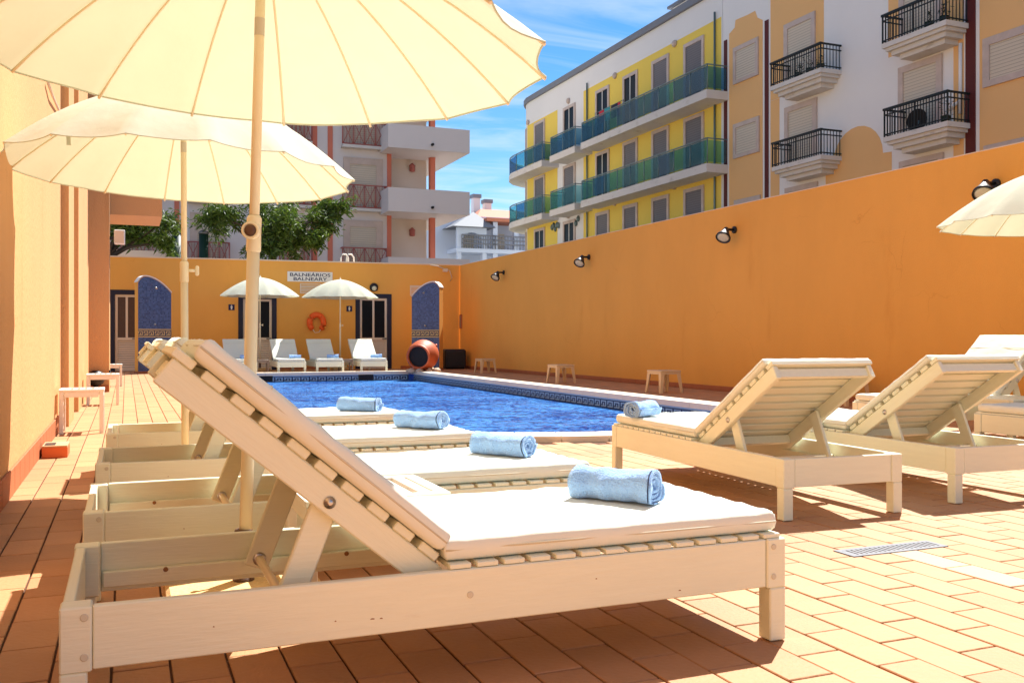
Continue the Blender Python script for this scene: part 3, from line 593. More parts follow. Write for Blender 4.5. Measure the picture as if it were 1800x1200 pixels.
obj('housing', bx(-.12, -.22, -.12, .16, -.05, .10, bev=.02), 'black', t); obj('bracket', bx(-.02, -.05, -.02, .04, .0, .16), 'black', t); obj('lens', bx(-.10, -.225, -.10, .14, -.221, .08), 'lampglass', t)
t = tag(empty('wall_speaker', gy(196, 416, PY + .3)), 'small white box speaker on the side of the orange pier', 'speaker')
obj('cabinet', bx(.04, -.08, -.13, .22, .08, .12, bev=.012), 'white', t); obj('bracket', bx(-.05, -.03, -.05, .04, .03, .0), 'black', t); obj('grille', bx(.06, -.084, -.11, .2, -.081, .1), 'capping', t)
t = tag(empty('spot_lamp', (gz(167, 692).x, PY - .1, 0)), 'black ground spot lamp at the foot of the orange pier', 'lamp')
m_ = MB(); m_.lathe([(.03, 0), (.12, .06), (.15, .14), (.12, .24), (.04, .28)], 16, o=(0, 0, .10)); obj('housing', m_, 'black', t)
m_ = MB(); m_.lathe([(.07, 0), (.07, .02), (.02, .03), (.02, .14)], 12); obj('stand', m_, 'black', t); m_ = MB(); m_.tube([(.1, 0, .25), (.22, 0, .33), (.22, 0, .38)], .02, 6); obj('arm', m_, 'black', t)
# hanging cable on the wall
m_ = MB(); m_.tube([gx(84, 145, XL + .02), gx(93, 170, XL + .03), gx(104, 195, XL + .02), gx(115, 222, XL + .02)], .012, 6)
tag(obj('wall_cable', m_, 'capping', None), 'thin cable hanging diagonally on the sunlit wall above the umbrella', 'cable')
# block at wall foot
q = gz(89, 803); t = tag(empty('terracotta_block', (XL + .10, q.y, 0)), 'small terracotta block with sunlit pale top at the foot of the sunlit wall', 'block')
obj('block', bx(-.07, -.10, .002, .11, .22, .085, bev=.004), 'brickred', t); obj('sunlit_top', bx(-.068, -.098, .0853, .108, .218, .097, bev=.002), 'tile_pale', t); obj('hole_shade', bx(-.055, -.06, .0973, .02, .12, .1), 'black', t)  # pale top is painted sunlight, black plate the shade of its hole
# ------------------------------------------------------------ sun loungers
LL, LWD, RT = 2.0, .74, .314            # length, width, rail top
PIV, BLEN = .90, .875
LCOUNT = 0
def rounded_leg(x0, y0, inx):
    m_ = MB(); m_.box(x0, y0, 0.004, x0 + .062, y0 + .062, RT - .001, bev=.006); return m_
mesh_cache = {}
def cached(key, fn):
    if key not in mesh_cache: mesh_cache[key] = fn()
    return mesh_cache[key]
def lounger(loc, rz, ang, label, group, detail=True):
    t = tag(empty('sun_lounger', (*loc, 0), rz), label, 'sun lounger', group)
    T, H0 = .026, RT - .145
    for x0, y0 in ((0, 0), (LL - .068, 0), (0, LWD - .068), (LL - .068, LWD - .068)):
        sx, sy = (1 if x0 == 0 else -1), (1 if y0 == 0 else -1)
        def leg():
            m_ = MB(); m_.box(-.034, -.034, .165, .034, .034, RT, bev=.004)
            m_.box(-.034 if sx > 0 else -.024, -.034 if sy > 0 else -.024, .004, .024 if sx > 0 else .034, .024 if sy > 0 else .034, .1648, bev=.004); return m_.mesh('leg', ['wood'])
        obj('leg', cached('leg%d%d' % (sx, sy), leg), [], t, (x0 + .034, y0 + .034, 0))
    sr = cached('side_rail', lambda: bx(.0695, .004, H0, LL - .0695, .004 + T, RT - .001, bev=.003).mesh('side_rail', ['wood']))
    obj('side_rail', sr, [], t); obj('side_rail', sr, [], t, (0, LWD - T - .008, 0))
    er = cached('end_rail', lambda: bx(.004, .0695, H0, .004 + T, LWD - .0695, RT - .001, bev=.003).mesh('end_rail', ['wood_y']))
    obj('end_rail', er, [], t); obj('end_rail', er, [], t, (LL - T - .008, 0, 0))
    def ledger():
        m_ = MB(); m_.box(.075, 0, .185, .98, .022, .232, bev=.003); return m_.mesh('ledger', ['wood'])
    for yy in (.031, LWD - .031 - .022): obj('ledger', cached('ledger', ledger), [], t, (0, yy, 0))
    if detail:
        pg = cached('plug', lambda: (lambda m_: (m_.lathe([(.009, 0), (.009, .0012), (.007, .0016)], 12, axis=(0, -1, 0)), m_.mesh('plug', ['piping']))[1])(MB()))
        for xx, zz_ in ((.98, .245), (.052, .29), (.052, .20), (LL - .045, .29), (LL - .045, .20)): obj('plug', pg, [], t, (xx, .0038 if .1 < xx < 1.8 else -.0002, zz_))
        sp = cached('scuff', lambda: (lambda m_: ([m_.poly([(x_, 0, z_), (x_ + w_, 0, z_ - .001), (x_ + w_, 0, z_ + .0018), (x_ + w_ * .4, 0, z_ + .003)]) for x_, z_, w_ in ((.71, .21, .012), (.735, .209, .008), (.62, .215, .005), (1.35, .25, .006), (1.62, .19, .009), (.33, .235, .004))], m_.mesh('scuff', ['knot']))[1])(MB()))
        stuff(obj('scuff', sp, [], t, (0, .0036, 0)))
        kn = cached('bolt', lambda: (lambda m_: (m_.lathe([(.0075, 0), (.0075, .002), (.004, .003)], 10, axis=(0, -1, 0)), m_.mesh('bolt', ['knot']))[1])(MB()))
        for xx in (.25, .52, .80): obj('peg_hole', kn, [], t, (xx, LWD - .0532, .225))
    ss = cached('seat_slat', lambda: bx(-.030, .008, RT + .0005, .030, LWD - .008, RT + .014, bev=.002).mesh('seat_slat', ['wood_y']))
    n_ = 14
    for i in range(n_): obj('seat_slat', ss, [], t, (PIV + .055 + i * (LL - PIV - .10) / (n_ - 1), 0, 0))
    def frame():
        m_ = MB()
        for yy in (.055, LWD - .055 - .03): m_.box(-BLEN + .02, yy, -.075, .03, yy + .03, -.0005, bev=.004)
        m_.box(-BLEN + .035, .086, -.06, -BLEN + .06, LWD - .086, -.012); m_.box(-.03, .086, -.06, -.005, LWD - .086, -.012)
        return m_.mesh('backrest', ['wood'])
    b = obj('backrest', cached('back', frame), [], t, (PIV, 0, RT + .012), (0, ang, 0))
    bs = cached('slat', lambda: bx(-.031, .05, 0, .031, LWD - .05, .024, bev=.003).mesh('slat', ['wood_y']))
    nb = 10
    for i in range(nb): obj('slat', bs, [], b, (-.035 - i * (BLEN - .075) / (nb - 1), 0, 0))
    for yy in (.0545, LWD - .0545):
        sgn = -1 if yy < .3 else 1
        bo = cached('bolt2' + str(sgn), lambda: (lambda m_: (m_.lathe([(.016, 0), (.016, .003), (.009, .004), (.009, .009), (.003, .010)], 14, axis=(0, sgn, 0)), m_.mesh('bolt', ['metal']))[1])(MB()))
        obj('bolt', bo, [], b, (-.33, yy, -.045))
    ca, sa = math.cos(ang), math.sin(ang)
    top = Vector((PIV - .33 * ca - .045 * sa, 0, RT + .012 + .33 * sa - .045 * ca)); bot = Vector((top.x - .10, 0, .245))
    for yy in (.0865, LWD - .0865 - .022):
        d = bot - top; L_ = d.length; m_ = MB(); m_.box(-.036, yy, -.03, .036, yy + .022, L_ + .03, bev=.004)
        an = math.atan2(d.x, d.z); m_.xf(Matrix.Translation(top) @ Matrix.Rotation(an, 4, 'Y')); obj('support_strut', m_, 'wood', t)
    m_ = MB(); m_.tube([(bot.x, .054, bot.z), (bot.x, LWD - .054, bot.z)], .0125, 10); obj('support_rod', m_, 'pole', t)
    m_ = MB(); m_.lathe([(.02, 0), (.02, .003), (.012, .0035)], 14, axis=(0, -1, 0), o=(bot.x, LWD - .109, bot.z)); obj('washer', m_, 'metal', t)
    return t
def pad(L, W, T, seed, puff=.006):
    m_ = MB()
    def axis(n):
        e = [0, .004, .010, .02, .04]; mid = [0.07 + (n - .14) * i / 14 for i in range(15)]; return e + mid + [n - k for k in reversed(e)]
    xs, ys = axis(L), axis(W); nx, ny = len(xs), len(ys); r = T * .42; ids = {}
    for side in (1, -1):
        for i, x_ in enumerate(xs):
            for j, y_ in enumerate(ys):
                ed = i in (0, nx - 1) or j in (0, ny - 1)
                if ed and side == -1: ids[(i, j, -1)] = ids[(i, j, 1)]; continue
                ex, ey = min(x_, L - x_), min(y_, W - y_); e = min(ex, ey)
                h = T / 2 * (1 - (1 - min(e / r, 1)) ** 3) ** (1 / 2.2)
                nn = noise.noise(Vector((x_ * 3 + seed, y_ * 3, side))) * puff * 1.5 + noise.noise(Vector((x_ * 14 + seed, y_ * 7, 3 + side))) * puff * .5
                edge = math.exp(-e / .05); nn += edge * puff * .9 * math.sin((x_ if ey < ex else y_) * 55 + seed) 
                k = min(e / .03, 1)
                z = side * (h + (nn * k if side == 1 else 0)) + (0 if not ed else noise.noise(Vector((x_ * 6, y_ * 6, seed))) * .004)
                if side == -1: z = -h
                wob = noise.noise(Vector((x_ * 5 + seed, y_ * 5, 9))) * .004
                ids[(i, j, side)] = len(m_.v); m_.v.append((x_ + (wob if ex < .03 else 0), y_ + (wob if ey < .03 else 0), z + T / 2))
    for side in (1, -1):
        for i in range(nx - 1):
            for j in range(ny - 1):
                q = [ids[(i, j, side)], ids[(i + 1, j, side)], ids[(i + 1, j + 1, side)], ids[(i, j + 1, side)]]
                m_.face(q if side == 1 else q[::-1], 0, True)
    return m_
def cushion(loc, rz, ang, label, seed, group='lounger cushions', TB=.062):
    t = tag(empty('lounger_cushion', (*loc, RT + .015), rz), label, 'cushion', group); T = .062; W = LWD - .05
    a = pad(LL - PIV - .03, W, T, seed); a.xf(Matrix.Translation((PIV + .015, .025, .001)))
    b = pad(BLEN - .06, W, TB, seed + 7); b.xf(Matrix.Translation((PIV, .025, RT + .012 - (RT + .015))) @ Matrix.Rotation(ang, 4, 'Y') @ Matrix.Translation((-BLEN + .045, 0, .026)))
    obj('seat_pad', a, 'cushion', t); back_ = obj('back_pad', b, 'cushion', t)
    def pipe(L, mt, zz):
        m_ = MB(); m_.tube([mt @ Vector(p) for p in ((.004, .002, zz), (L - .004, .002, zz), (L - .002, W - .004, zz), (.004, W - .002, zz), (.002, .004, zz))], .0035, 6); return m_
    obj('piping', pipe(LL - PIV - .03, Matrix.Translation((PIV + .015, .025, .001)), .031), 'piping', t)
    mt = Matrix.Translation((PIV, .025, -.003)) @ Matrix.Rotation(ang, 4, 'Y') @ Matrix.Translation((-BLEN + .045, 0, .026)); obj('piping', pipe(BLEN - .06, mt, TB / 2), 'piping', t)
    # sleeve over the top end of the back pad
    m_ = MB(); sl_ = .2
    m_.tube([mt @ Vector(p) for p in ((sl_, .008, TB * .93), (sl_, .03, TB + .003), (sl_, W - .03, TB + .003), (sl_, W - .008, TB * .93))], .002, 6); obj('sleeve_seam', m_, 'piping', back_)
    if seed in (26.6, 41): obj('fabric_tag', bx(PIV + .07, .0205, .022, PIV + .125, .0245, .036), 'black', t)
    return t
def towel(loc, rz, label, seed, L=.285, r0=.062, group='rolled towels on the loungers'):
    t = tag(empty('rolled_towel', loc, rz), label, 'towel', group); m_ = MB(); turns = 3.6; nseg = 110; nl = 18; th = .0135
    def P(s, l, off=0.0):
        an = s * turns * 2 * math.pi + R(150); r = .010 + (r0 - .010) * s + off
        r += noise.noise(Vector((math.cos(an) * 1.3 + seed, math.sin(an) * 1.3, l * 6))) * .013 * s + noise.noise(Vector((math.cos(an) * 4 + seed, math.sin(an) * 4, l * 25))) * .0022 * s
        x = (l - .5) * L + (s - .6) * .012 * (1 if l > .5 else -1) * abs(l - .5) * 2 + noise.noise(Vector((an * .8, l * 2, seed))) * .011
        y = math.cos(an) * r * (1.10 + .05 * math.sin(seed)) + .010 * math.sin(l * 3.2 + seed * 2) ; z = math.sin(an) * r * (.92 - .04 * math.sin(seed * 1.7)) * (1 - .10 * math.sin(l * 3.14 + .5 * math.sin(seed)) * (math.sin(an) > 0))
        zf = r0 * .86; z = max(z, -zf * .97 + off) ; return (x, y, z + zf)
    g_ = []
    for off in (0, th):
        lay = []
        for i in range(nseg + 1):
            row = []
            for k in range(nl + 1): row.append(len(m_.v)); m_.v.append(P(i / nseg, k / nl, off - th * .5))
            lay.append(row)
        g_.append(lay)
    for i in range(nseg):
        for k in range(nl):
            m_.face((g_[1][i][k], g_[1][i + 1][k], g_[1][i + 1][k + 1], g_[1][i][k + 1]), 0, True); m_.face((g_[0][i][k], g_[0][i][k + 1], g_[0][i + 1][k + 1], g_[0][i + 1][k]), 0, True)
        for k, fl in ((0, 1), (nl, 0)):
            q = (g_[0][i][k], g_[0][i + 1][k], g_[1][i + 1][k], g_[1][i][k]); m_.face(q if fl else q[::-1], 0, True)
    for k in range(nl): m_.face((g_[0][nseg][k], g_[1][nseg][k], g_[1][nseg][k + 1], g_[0][nseg][k + 1]), 0, False)
    obj('roll', m_, 'towel', t); fixn(t.children[0].data)
    # navy stripe woven along the outer hem and round one end
    st = MB(); s0 = .925
    rows = []
    for k in range(nl + 1):
        a_ = len(st.v); st.v += [P(s0, k / nl, th * .5 + .0012), P(s0 + .0055, k / nl, th * .5 + .0012)]; rows.append(a_)
    for k in range(nl): st.face((rows[k], rows[k + 1], rows[k + 1] + 1, rows[k] + 1), 0, True)
    rows = []
    for i in range(int(nseg * .80), nseg + 1):
        a_ = len(st.v); st.v += [P(i / nseg, .965, th * .5 + .0012), P(i / nseg, .982, th * .5 + .0012)]; rows.append(a_)
    for k in range(len(rows) - 1): st.face((rows[k], rows[k + 1], rows[k + 1] + 1, rows[k] + 1), 0, True)
    obj('stripe', st, 'navy', t); return t
ZT = RT + .015 + .062
XH = -.14
left_names = ['nearest to the camera', 'second from the camera', 'third from the camera', 'farthest of the left row']
for i, (yy, lb, cl, tl) in enumerate(((2.33, 'cream wooden sun lounger nearest the camera, its empty head frame at left', 'white cushion on the nearest wooden lounger', 'large rolled blue towel on the nearest lounger'),
        (3.575, 'cream wooden sun lounger second in the left row behind the nearest one', 'white cushion on the second lounger of the left row', 'rolled blue towel on the second lounger of the left row'),
        (4.96, 'cream wooden sun lounger third in the left row', 'white cushion on the third lounger of the left row, with black tag', 'rolled blue towel on the third lounger of the left row'),
        (6.50, 'cream wooden sun lounger farthest in the left row, closest to the pool', 'white cushion on the farthest lounger of the left row', 'rolled blue towel on the farthest lounger of the left row'))):
    an = R((40, 40.5, 39.5, 40)[i]); dx_ = (0, 0, .0, .02)[i]
    lounger((XH + dx_, yy), 0, an, lb, 'wooden sun loungers'); cushion((XH + dx_, yy), 0, an, cl, i * 13.3)
    px, py = ((1088, 884), (886, 803), (742, 754), (634, 724))[i]; q = gz(px, py, ZT - .004)
    towel((q.x, q.y + .02, ZT - .001), R((-52, -52, -46, -40)[i]), tl, i * 3.7, (.275, .285, .30, .30)[i], (.064, .060, .062, .062)[i])
lounger((3.79, 3.80), R(87), R(32), 'cream wooden sun lounger with slatted back to the camera, left of the right-hand pair', 'wooden sun loungers')
cushion((3.79, 3.80), R(87), R(32), 'white cushion on the left lounger of the right-hand pair', 41, TB=.036)
q = gz(1132, 733, ZT); towel((q.x + .02, q.y + .06, ZT - .001), R(205), 'rolled blue towel at the foot of the right-hand lounger by the pool', 21.5, .26, .062)
lounger((4.99, 3.86), R(88.5), R(33), 'cream wooden sun lounger with slatted back to the camera, right of the right-hand pair', 'wooden sun loungers')
cushion((4.99, 3.86), R(88.5), R(33), 'white cushion on the right lounger of the right-hand pair', 47, TB=.036)
lounger((6.46 + LL, 7.11), R(180), R(44), 'cream wooden sun lounger facing the pool by the orange wall, back raised at right edge', 'wooden sun loungers')
cushion((6.46 + LL, 7.11), R(180), R(44), 'white cushion on the lounger facing the pool beside the orange wall', 53)
lounger((6.37 + LL, 5.63), R(180), R(40), 'cream wooden sun lounger at the right edge, only its foot end in view', 'wooden sun loungers')
cushion((6.37 + LL, 5.63), R(180), R(40), 'white cushion on the lounger cut off by the right edge', 59)
bl = ['leftmost', 'second from left', 'third from left', 'rightmost']
for i, px in enumerate((400, 488, 556, 634)):
    yf = 24.98 - .05 * i; q = gy(px, 656, yf); an = R(39)
    lounger((q.x, yf + LL), R(-90), an, 'far sun lounger against the changing rooms, %s of the four' % bl[i], 'far sun loungers', False)
    cushion((q.x, yf + LL), R(-90), an, 'white cushion on the far lounger, %s of the four' % bl[i], 61 + i)
    towel((q.x + .50, yf + .30, ZT - .001), R(-12), 'rolled blue towel on the far lounger, %s of the four' % bl[i], 30 + i, .30, .062)
# ------------------------------------------------------------ tables and stools
def slat_table(x0, y0, w, d, h, label, m='white_wood', group='slatted side tables', along='y', n=6, rz=0):
    t = tag(empty('side_table', (x0, y0, 0), rz), label, 'side table', group)
    for a in (0, w - .045):
        for b in (0, d - .045): obj('leg', bx(a + .004, b + .004, .003, a + .041, b + .041, h - .022, bev=.003), m, t)
    for q in ((.05, 0.006, w - .05, .026), (.05, d - .026, w - .05, d - .006)): obj('apron', bx(q[0], q[1], h - .075, q[2], q[3], h - .0225, bev=.002), m, t)
    for q in ((.006, .05, .026, d - .05), (w - .026, .05, w - .006, d - .05)): obj('apron', bx(q[0], q[1], h - .075, q[2], q[3], h - .0225, bev=.002), m, t)
    fr = MB(); fr.box(0, 0, h - .022, w, .04, h, bev=.003); fr.box(0, d - .04, h - .022, w, d, h, bev=.003); fr.box(0, .0405, h - .022, .045, d - .0405, h - .0005); fr.box(w - .045, .0405, h - .022, w, d - .0405, h - .0005); obj('top_frame', fr, m, t)
    g_ = (w - .09) / n
    for i in range(n): obj('slat', bx(.045 + i * g_ + .014, .0405, h - .02, .045 + (i + 1) * g_ - .014, d - .0405, h - .001), m, t)
    return t
slat_table(.54, 3.085, .50, .455, .39, 'white slatted side table between the two nearest left loungers')
slat_table(4.0, 5.0, .30, .42, .375, 'cream slatted side table between the right-hand pair of loungers', 'wood')
slat_table(6.95, 5.74, .6, .54, .40, 'cream side table between the loungers at the right edge', 'wood')
for i, (px, py, lb) in enumerate(((100, 757, 'white side table by the sunlit hotel wall, nearest of three'), (150, 718, 'white side table by the sunlit hotel wall, middle of three'), (195, 664, 'white side table behind the orange pier, farthest of three'))):
    if i == 0: x0, y0 = XL + .03, 9.95
    elif i == 1: x0, y0 = XL + .12, 14.1
    else: x0, y0 = px1 - .25, 19.5
    slat_table(x0, y0, (.40, .42, .45)[i], .42, .43, lb, n=5)
for i, px in enumerate((461, 609)):
    q = gy(px, 654, 25.3); slat_table(q.x - .17, 25.2, .34, .4, .36, ('small dark side table between the two left far loungers', 'small dark side table between the two right far loungers')[i], 'taupe', 'far side tables', n=4)
def stool(px, py, rz, lb):
    p = gz(px, py); t = tag(empty('plastic_stool', (p.x, p.y, 0), rz), lb, 'stool', 'beige plastic stools along the orange wall'); w_, h_ = .21, .385
    m_ = MB(); m_.box(-w_, -w_, h_ - .03, w_, w_, h_, bev=.012); obj('seat', m_, 'plastic', t)
    m_ = MB()
    for q in ((-w_ + .01, -w_ + .008, w_ - .01, -w_ + .02), (-w_ + .01, w_ - .02, w_ - .01, w_ - .008)): m_.box(q[0], q[1], h_ - .065, q[2], q[3], h_ - .031)
    for q in ((-w_ + .008, -w_ + .021, -w_ + .02, w_ - .021), (w_ - .02, -w_ + .021, w_ - .008, w_ - .021)): m_.box(q[0], q[1], h_ - .065, q[2], q[3], h_ - .031)
    obj('apron', m_, 'plastic', t)
    for sx in (-1, 1):
        for sy in (-1, 1):
            l_ = MB(); a = w_ - .012; top = [(sx * a, sy * a), (sx * (a - .075), sy * a), (sx * (a - .075), sy * (a - .012)), (sx * (a - .012), sy * (a - .012)), (sx * (a - .012), sy * (a - .075)), (sx * a, sy * (a - .075))]
            b = w_ + .02; bot = [(sx * b, sy * b), (sx * (b - .045), sy * b), (sx * (b - .045), sy * (b - .012)), (sx * (b - .012), sy * (b - .012)), (sx * (b - .012), sy * (b - .045)), (sx * b, sy * (b - .045))]
            l_.v = [(x_, y_, h_ - .0315) for x_, y_ in top] + [(x_, y_, .003) for x_, y_ in bot]
            for i in range(6): l_.face((i, (i + 1) % 6, 6 + (i + 1) % 6, 6 + i))
            l_.face(range(6)); l_.face(range(6, 12)); o = obj('leg', l_, 'plastic', t); fixn(o.data)
for px, py, lb in ((853, 655.5, 'beige plastic stool by the orange wall, nearest the back corner'), (986, 673, 'beige plastic stool by the orange wall, middle one'), (1167, 690, 'beige plastic stool by the orange wall, nearest the loungers'), (1487, 712, 'beige plastic stool by the orange wall, half hidden behind a lounger back')): stool(px, py, R(4), lb)
# ------------------------------------------------------------ drain grate
g0 = gz(1490, 976); g1 = gz(1640, 955)
gr = tag(empty('drain_grate', ((g0.x + g1.x) / 2, (g0.y + g1.y) / 2, -.0015)), 'grey metal drain grate set in the sunlit tiles at right', 'drain grate')
GW, GD = .53, .125; m_ = MB()
m_.box(-GW / 2, -GD / 2, 0, GW / 2, -GD / 2 + .024, .008); m_.box(-GW / 2, GD / 2 - .024, 0, GW / 2, GD / 2, .008); m_.box(-GW / 2, -GD / 2 + .024, 0, -GW / 2 + .025, GD / 2 - .024, .008); m_.box(GW / 2 - .025, -GD / 2 + .024, 0, GW / 2, GD / 2 - .024, .008)
obj('frame', m_, 'zinc', gr); obj('channel', bx(-GW / 2 + .02, -GD / 2 + .02, -.0018, GW / 2 - .02, GD / 2 - .02, .0005), 'dark', gr)
for i in range(19): x_ = -GW / 2 + .027 + i * (GW - .05) / 19; obj('bar', bx(x_, -GD / 2 + .024, .001, x_ + .0155, GD / 2 - .024, .0075), 'zinc', gr)
# ------------------------------------------------------------ umbrellas
def umbrella(loc, Rr, rim, dome, label, rot=0, lean=(0, 0), base=True, knob=1.30, knobside=True, tilt=(0, 0), strap=None, nrib=16, pr=.0168, stand=True):
    t = tag(empty('umbrella', (*loc, 0), 0), label, 'umbrella', 'cream canvas umbrellas')
    LM = Matrix.Rotation(lean[0], 4, 'Y') @ Matrix.Rotation(lean[1], 4, 'X')
    z0 = .10 if stand else .02
    TM = LM @ Matrix.Translation((0, 0, rim)) @ Matrix.Rotation(tilt[0], 4, 'Y') @ Matrix.Rotation(tilt[1], 4, 'X')
    nr, sub = 12, 6
    def ribz(s): return dome * (1 - s ** 1.75)
    def pt(k, j, s):   # rib index, sub index, radial 0..1
        a0 = rot + 2 * math.pi * k / nrib; f_ = j / sub; a1 = a0 + 2 * math.pi / nrib
        p = Vector((math.cos(a0), math.sin(a0), 0)) * Rr * s * (1 - f_) + Vector((math.cos(a1), math.sin(a1), 0)) * Rr * s * f_
        sag = 4 * f_ * (1 - f_)
        p *= (1 - .030 * sag * max(0, (s - .6) / .4) ** 2)
        p.z = ribz(s) - .009 * sag * s + noise.noise(Vector((p.x * 4, p.y * 4, loc[0] + 5))) * .006 * s
        return p
    cn = MB(); n_ = nrib * sub
    cn.v.append(tuple(TM @ Vector((0, 0, dome))))
    for i in range(1, nr + 1):
        for k in range(nrib):
            for j in range(sub): cn.v.append(tuple(TM @ pt(k, j, i / nr)))
    for q in range(n_): cn.face((0, 1 + q, 1 + (q + 1) % n_), 0, True)
    for i in range(nr - 1):
        for q in range(n_):
            a = 1 + i * n_; b = a + n_; cn.face((a + q, b + q, b + (q + 1) % n_, a + (q + 1) % n_), 0, True)
    c = obj('canopy', cn, 'canvas', t)
    hem = MB(); pts = [Vector(v) for v in cn.v[-n_:]]; hem.tube([p + Vector((0, 0, -.002)) for p in pts] + [pts[0] + Vector((0, 0, -.002))], .0035, 5, caps=False); obj('hem', hem, 'canvas', c)
    for k in range(nrib):
        r_ = MB(); a = rot + 2 * math.pi * k / nrib; pts = []
        for i in range(1, 13):
            s = i / 12; pts.append(TM @ (Vector((math.cos(a) * Rr * s, math.sin(a) * Rr * s, ribz(s) - .010))))
        r_.tube(pts, [.0045] * 11 + [.006], 6); obj('rib', r_, 'pole', t)
    h = MB(); h.lathe([(.03, dome - .035), (.045, dome - .06), (.045, dome - .10), (.03, dome - .13), (.028, dome - .20), (.022, dome - .205)], 16); h.xf(TM); obj('hub', h, 'pole', t)
    fi = MB(); fi.lathe([(.05, dome - .006), (.035, dome + .012), (.014, dome + .02), (.014, dome + .05), (.004, dome + .065)], 12); fi.xf(TM); obj('finial', fi, 'pole', t)
    zt = rim + dome - .03
    lo = MB(); lo.lathe([(pr * 1.28, z0), (pr * 1.28, knob)], 20); lo.xf(LM); obj('lower_pole', lo, 'pole', t)
    up = MB(); up.lathe([(pr, knob), (pr, zt)], 18); up.xf(LM); obj('upper_pole', up, 'pole', t)
    cl = MB(); cl.lathe([(pr * 1.28, knob - .07), (pr * 1.5, knob - .064), (pr * 1.42, knob), (pr * 1.5, knob + .045), (pr * 1.2, knob + .055)], 20); cl.xf(LM); obj('collar', cl, 'pole', t)
    kb = MB()
    if knobside: kb.tube([(pr, 0, knob), (.062, 0, knob)], .009, 10); kb.box(.062, -.012, knob - .03, .085, .012, knob + .03, bev=.008)
    else: kb.lathe([(.030, 0), (.030, .034), (.022, .037), (.022, .031)], 22, axis=(-.36, -.93, 0), o=(-.006, -.012, knob + .0))
    kb.xf(LM); ko = obj('knob', kb, 'pole', t)
    if not knobside:
        k2 = MB(); k2.lathe([(.020, .032), (.018, .038), (.008, .039)], 20, axis=(-.36, -.93, 0), o=(-.006, -.012, knob)); k2.xf(LM); obj('knob_cap', k2, 'brown_plastic', ko)
    stc = MB(); stc.lathe([(pr + .0006, zt - .30 - .06), (pr + .0006, zt - .30)], 18, caps=False); stc.xf(LM); obj('sticker', stc, 'sticker', t)
    if strap:
        a = strap; p = TM @ Vector((math.cos(a) * Rr * .62, math.sin(a) * Rr * .62, ribz(.62) - .02)); sm = MB()
        q = [p, p + Vector((-.005, 0, -.05)), p + Vector((-.03, 0, -.12)), p + Vector((-.028, 0, -.2))]
        for u_, v_ in zip(q[:-1], q[1:]): sm.poly([u_, v_, v_ + Vector((.022, .005, 0)), u_ + Vector((.022, .005, 0))]); sm.poly([u_ + Vector((0, .002, 0)), u_ + Vector((.022, .007, 0)), v_ + Vector((.022, .007, 0)), v_ + Vector((0, .002, 0))])
        obj('strap', sm, 'canvas', t)
    if stand:
        b = MB(); b.box(-.25, -.245, .003, .25, .245, .098, bev=.012); obj('base_block', b, 'terrazzo', t)
        s_ = MB(); s_.lathe([(.036, .0985), (.036, .102), (.03, .104), (.03, .268), (.027, .272)], 16); obj('base_tube', s_, 'brown_plastic', t)
        k3 = MB(); k3.tube([(-.028, -.0, .25), (-.075, -.02, .25)], .007, 8); k3.box(-.09, -.03, .237, -.075, -.01, .263, bev=.003); obj('clamp_screw', k3, 'metal', t)
    return t
umbrella((.37, 3.31), 1.0, 1.885, .46, 'large cream umbrella nearest the camera, cut off by the top edge', rot=R(9), lean=(R(1.5), R(.3)), knob=1.285, knobside=False)
umbrella((.33, 5.98), 1.02, 1.91, .52, 'cream umbrella standing second in the left row, white on top', rot=R(4), lean=(R(-.3), 0), knob=1.33, tilt=(R(2.0), R(-1)), strap=R(195), pr=.017)
uq = gy(457, 650, 27.0); umbrella((uq.x, 27.0), 1.09, 2.11, .52, 'far white umbrella in front of the middle door', rot=R(5), knob=1.3, pr=.017)
uq = gy(598, 650, 26.9); umbrella((uq.x, 26.9), 1.09, 2.10, .52, 'far white umbrella right of the orange life buoy', rot=R(10), knob=1.3, pr=.017, strap=R(200))
umbrella((7.98, 6.0), 1.12, 1.98, .53, 'white umbrella cut off by the right edge in front of the wall', rot=R(6), knob=1.3, pr=.017)
# ------------------------------------------------------------ background: yellow apartment block and peach block on the street behind the right wall
XF = 22.5
def c3(cx, cy): return 750 + cx / 2.5, cy / 2.5
def c4(cx, cy): return 1240 + cx / 2.857, cy / 2.857
def FY(p, X=XF): v = gx(p[0], p[1], X); return v.y, v.z
YS = FY((1270, 100))[0]
ycurve = FY((930, 100))[0]; RC = 2.4
zroof = FY((1238, 0))[1]
yb = tag(empty('apartment_building', (XF, YS, 0)), 'yellow and white apartment building with teal glass balconies behind the wall', 'building')
def rel(mb, o): return mb.xf(Matrix.Translation(-Vector(o.location)))
def foot(off, n=10):   # facade line: straight then quarter circle to the far end
    pts = [(XF - off, YS)]
    for i in range(n + 1):
        t = math.pi - math.pi / 2 * i / n; pts.append((XF + RC + (RC + off) * math.cos(t), ycurve + (RC + off) * math.sin(t)))
    return pts
def curtain(y0, y1, z0, z1, off, n=14, th=.0):   # strip following facade between arc-length params
    pass
def facade_pt(s, off=0.0):     # s = distance along facade from YS
    L0 = ycurve - YS
    if s <= L0: return Vector((XF - off, YS + s, 0)), Vector((-1, 0, 0))
    a = (s - L0) / RC; nrm = Vector((-math.cos(a), math.sin(a), 0)); return Vector((XF + RC, ycurve, 0)) + nrm * (RC + off), nrm
SMAX = (ycurve - YS) + RC * math.pi / 2
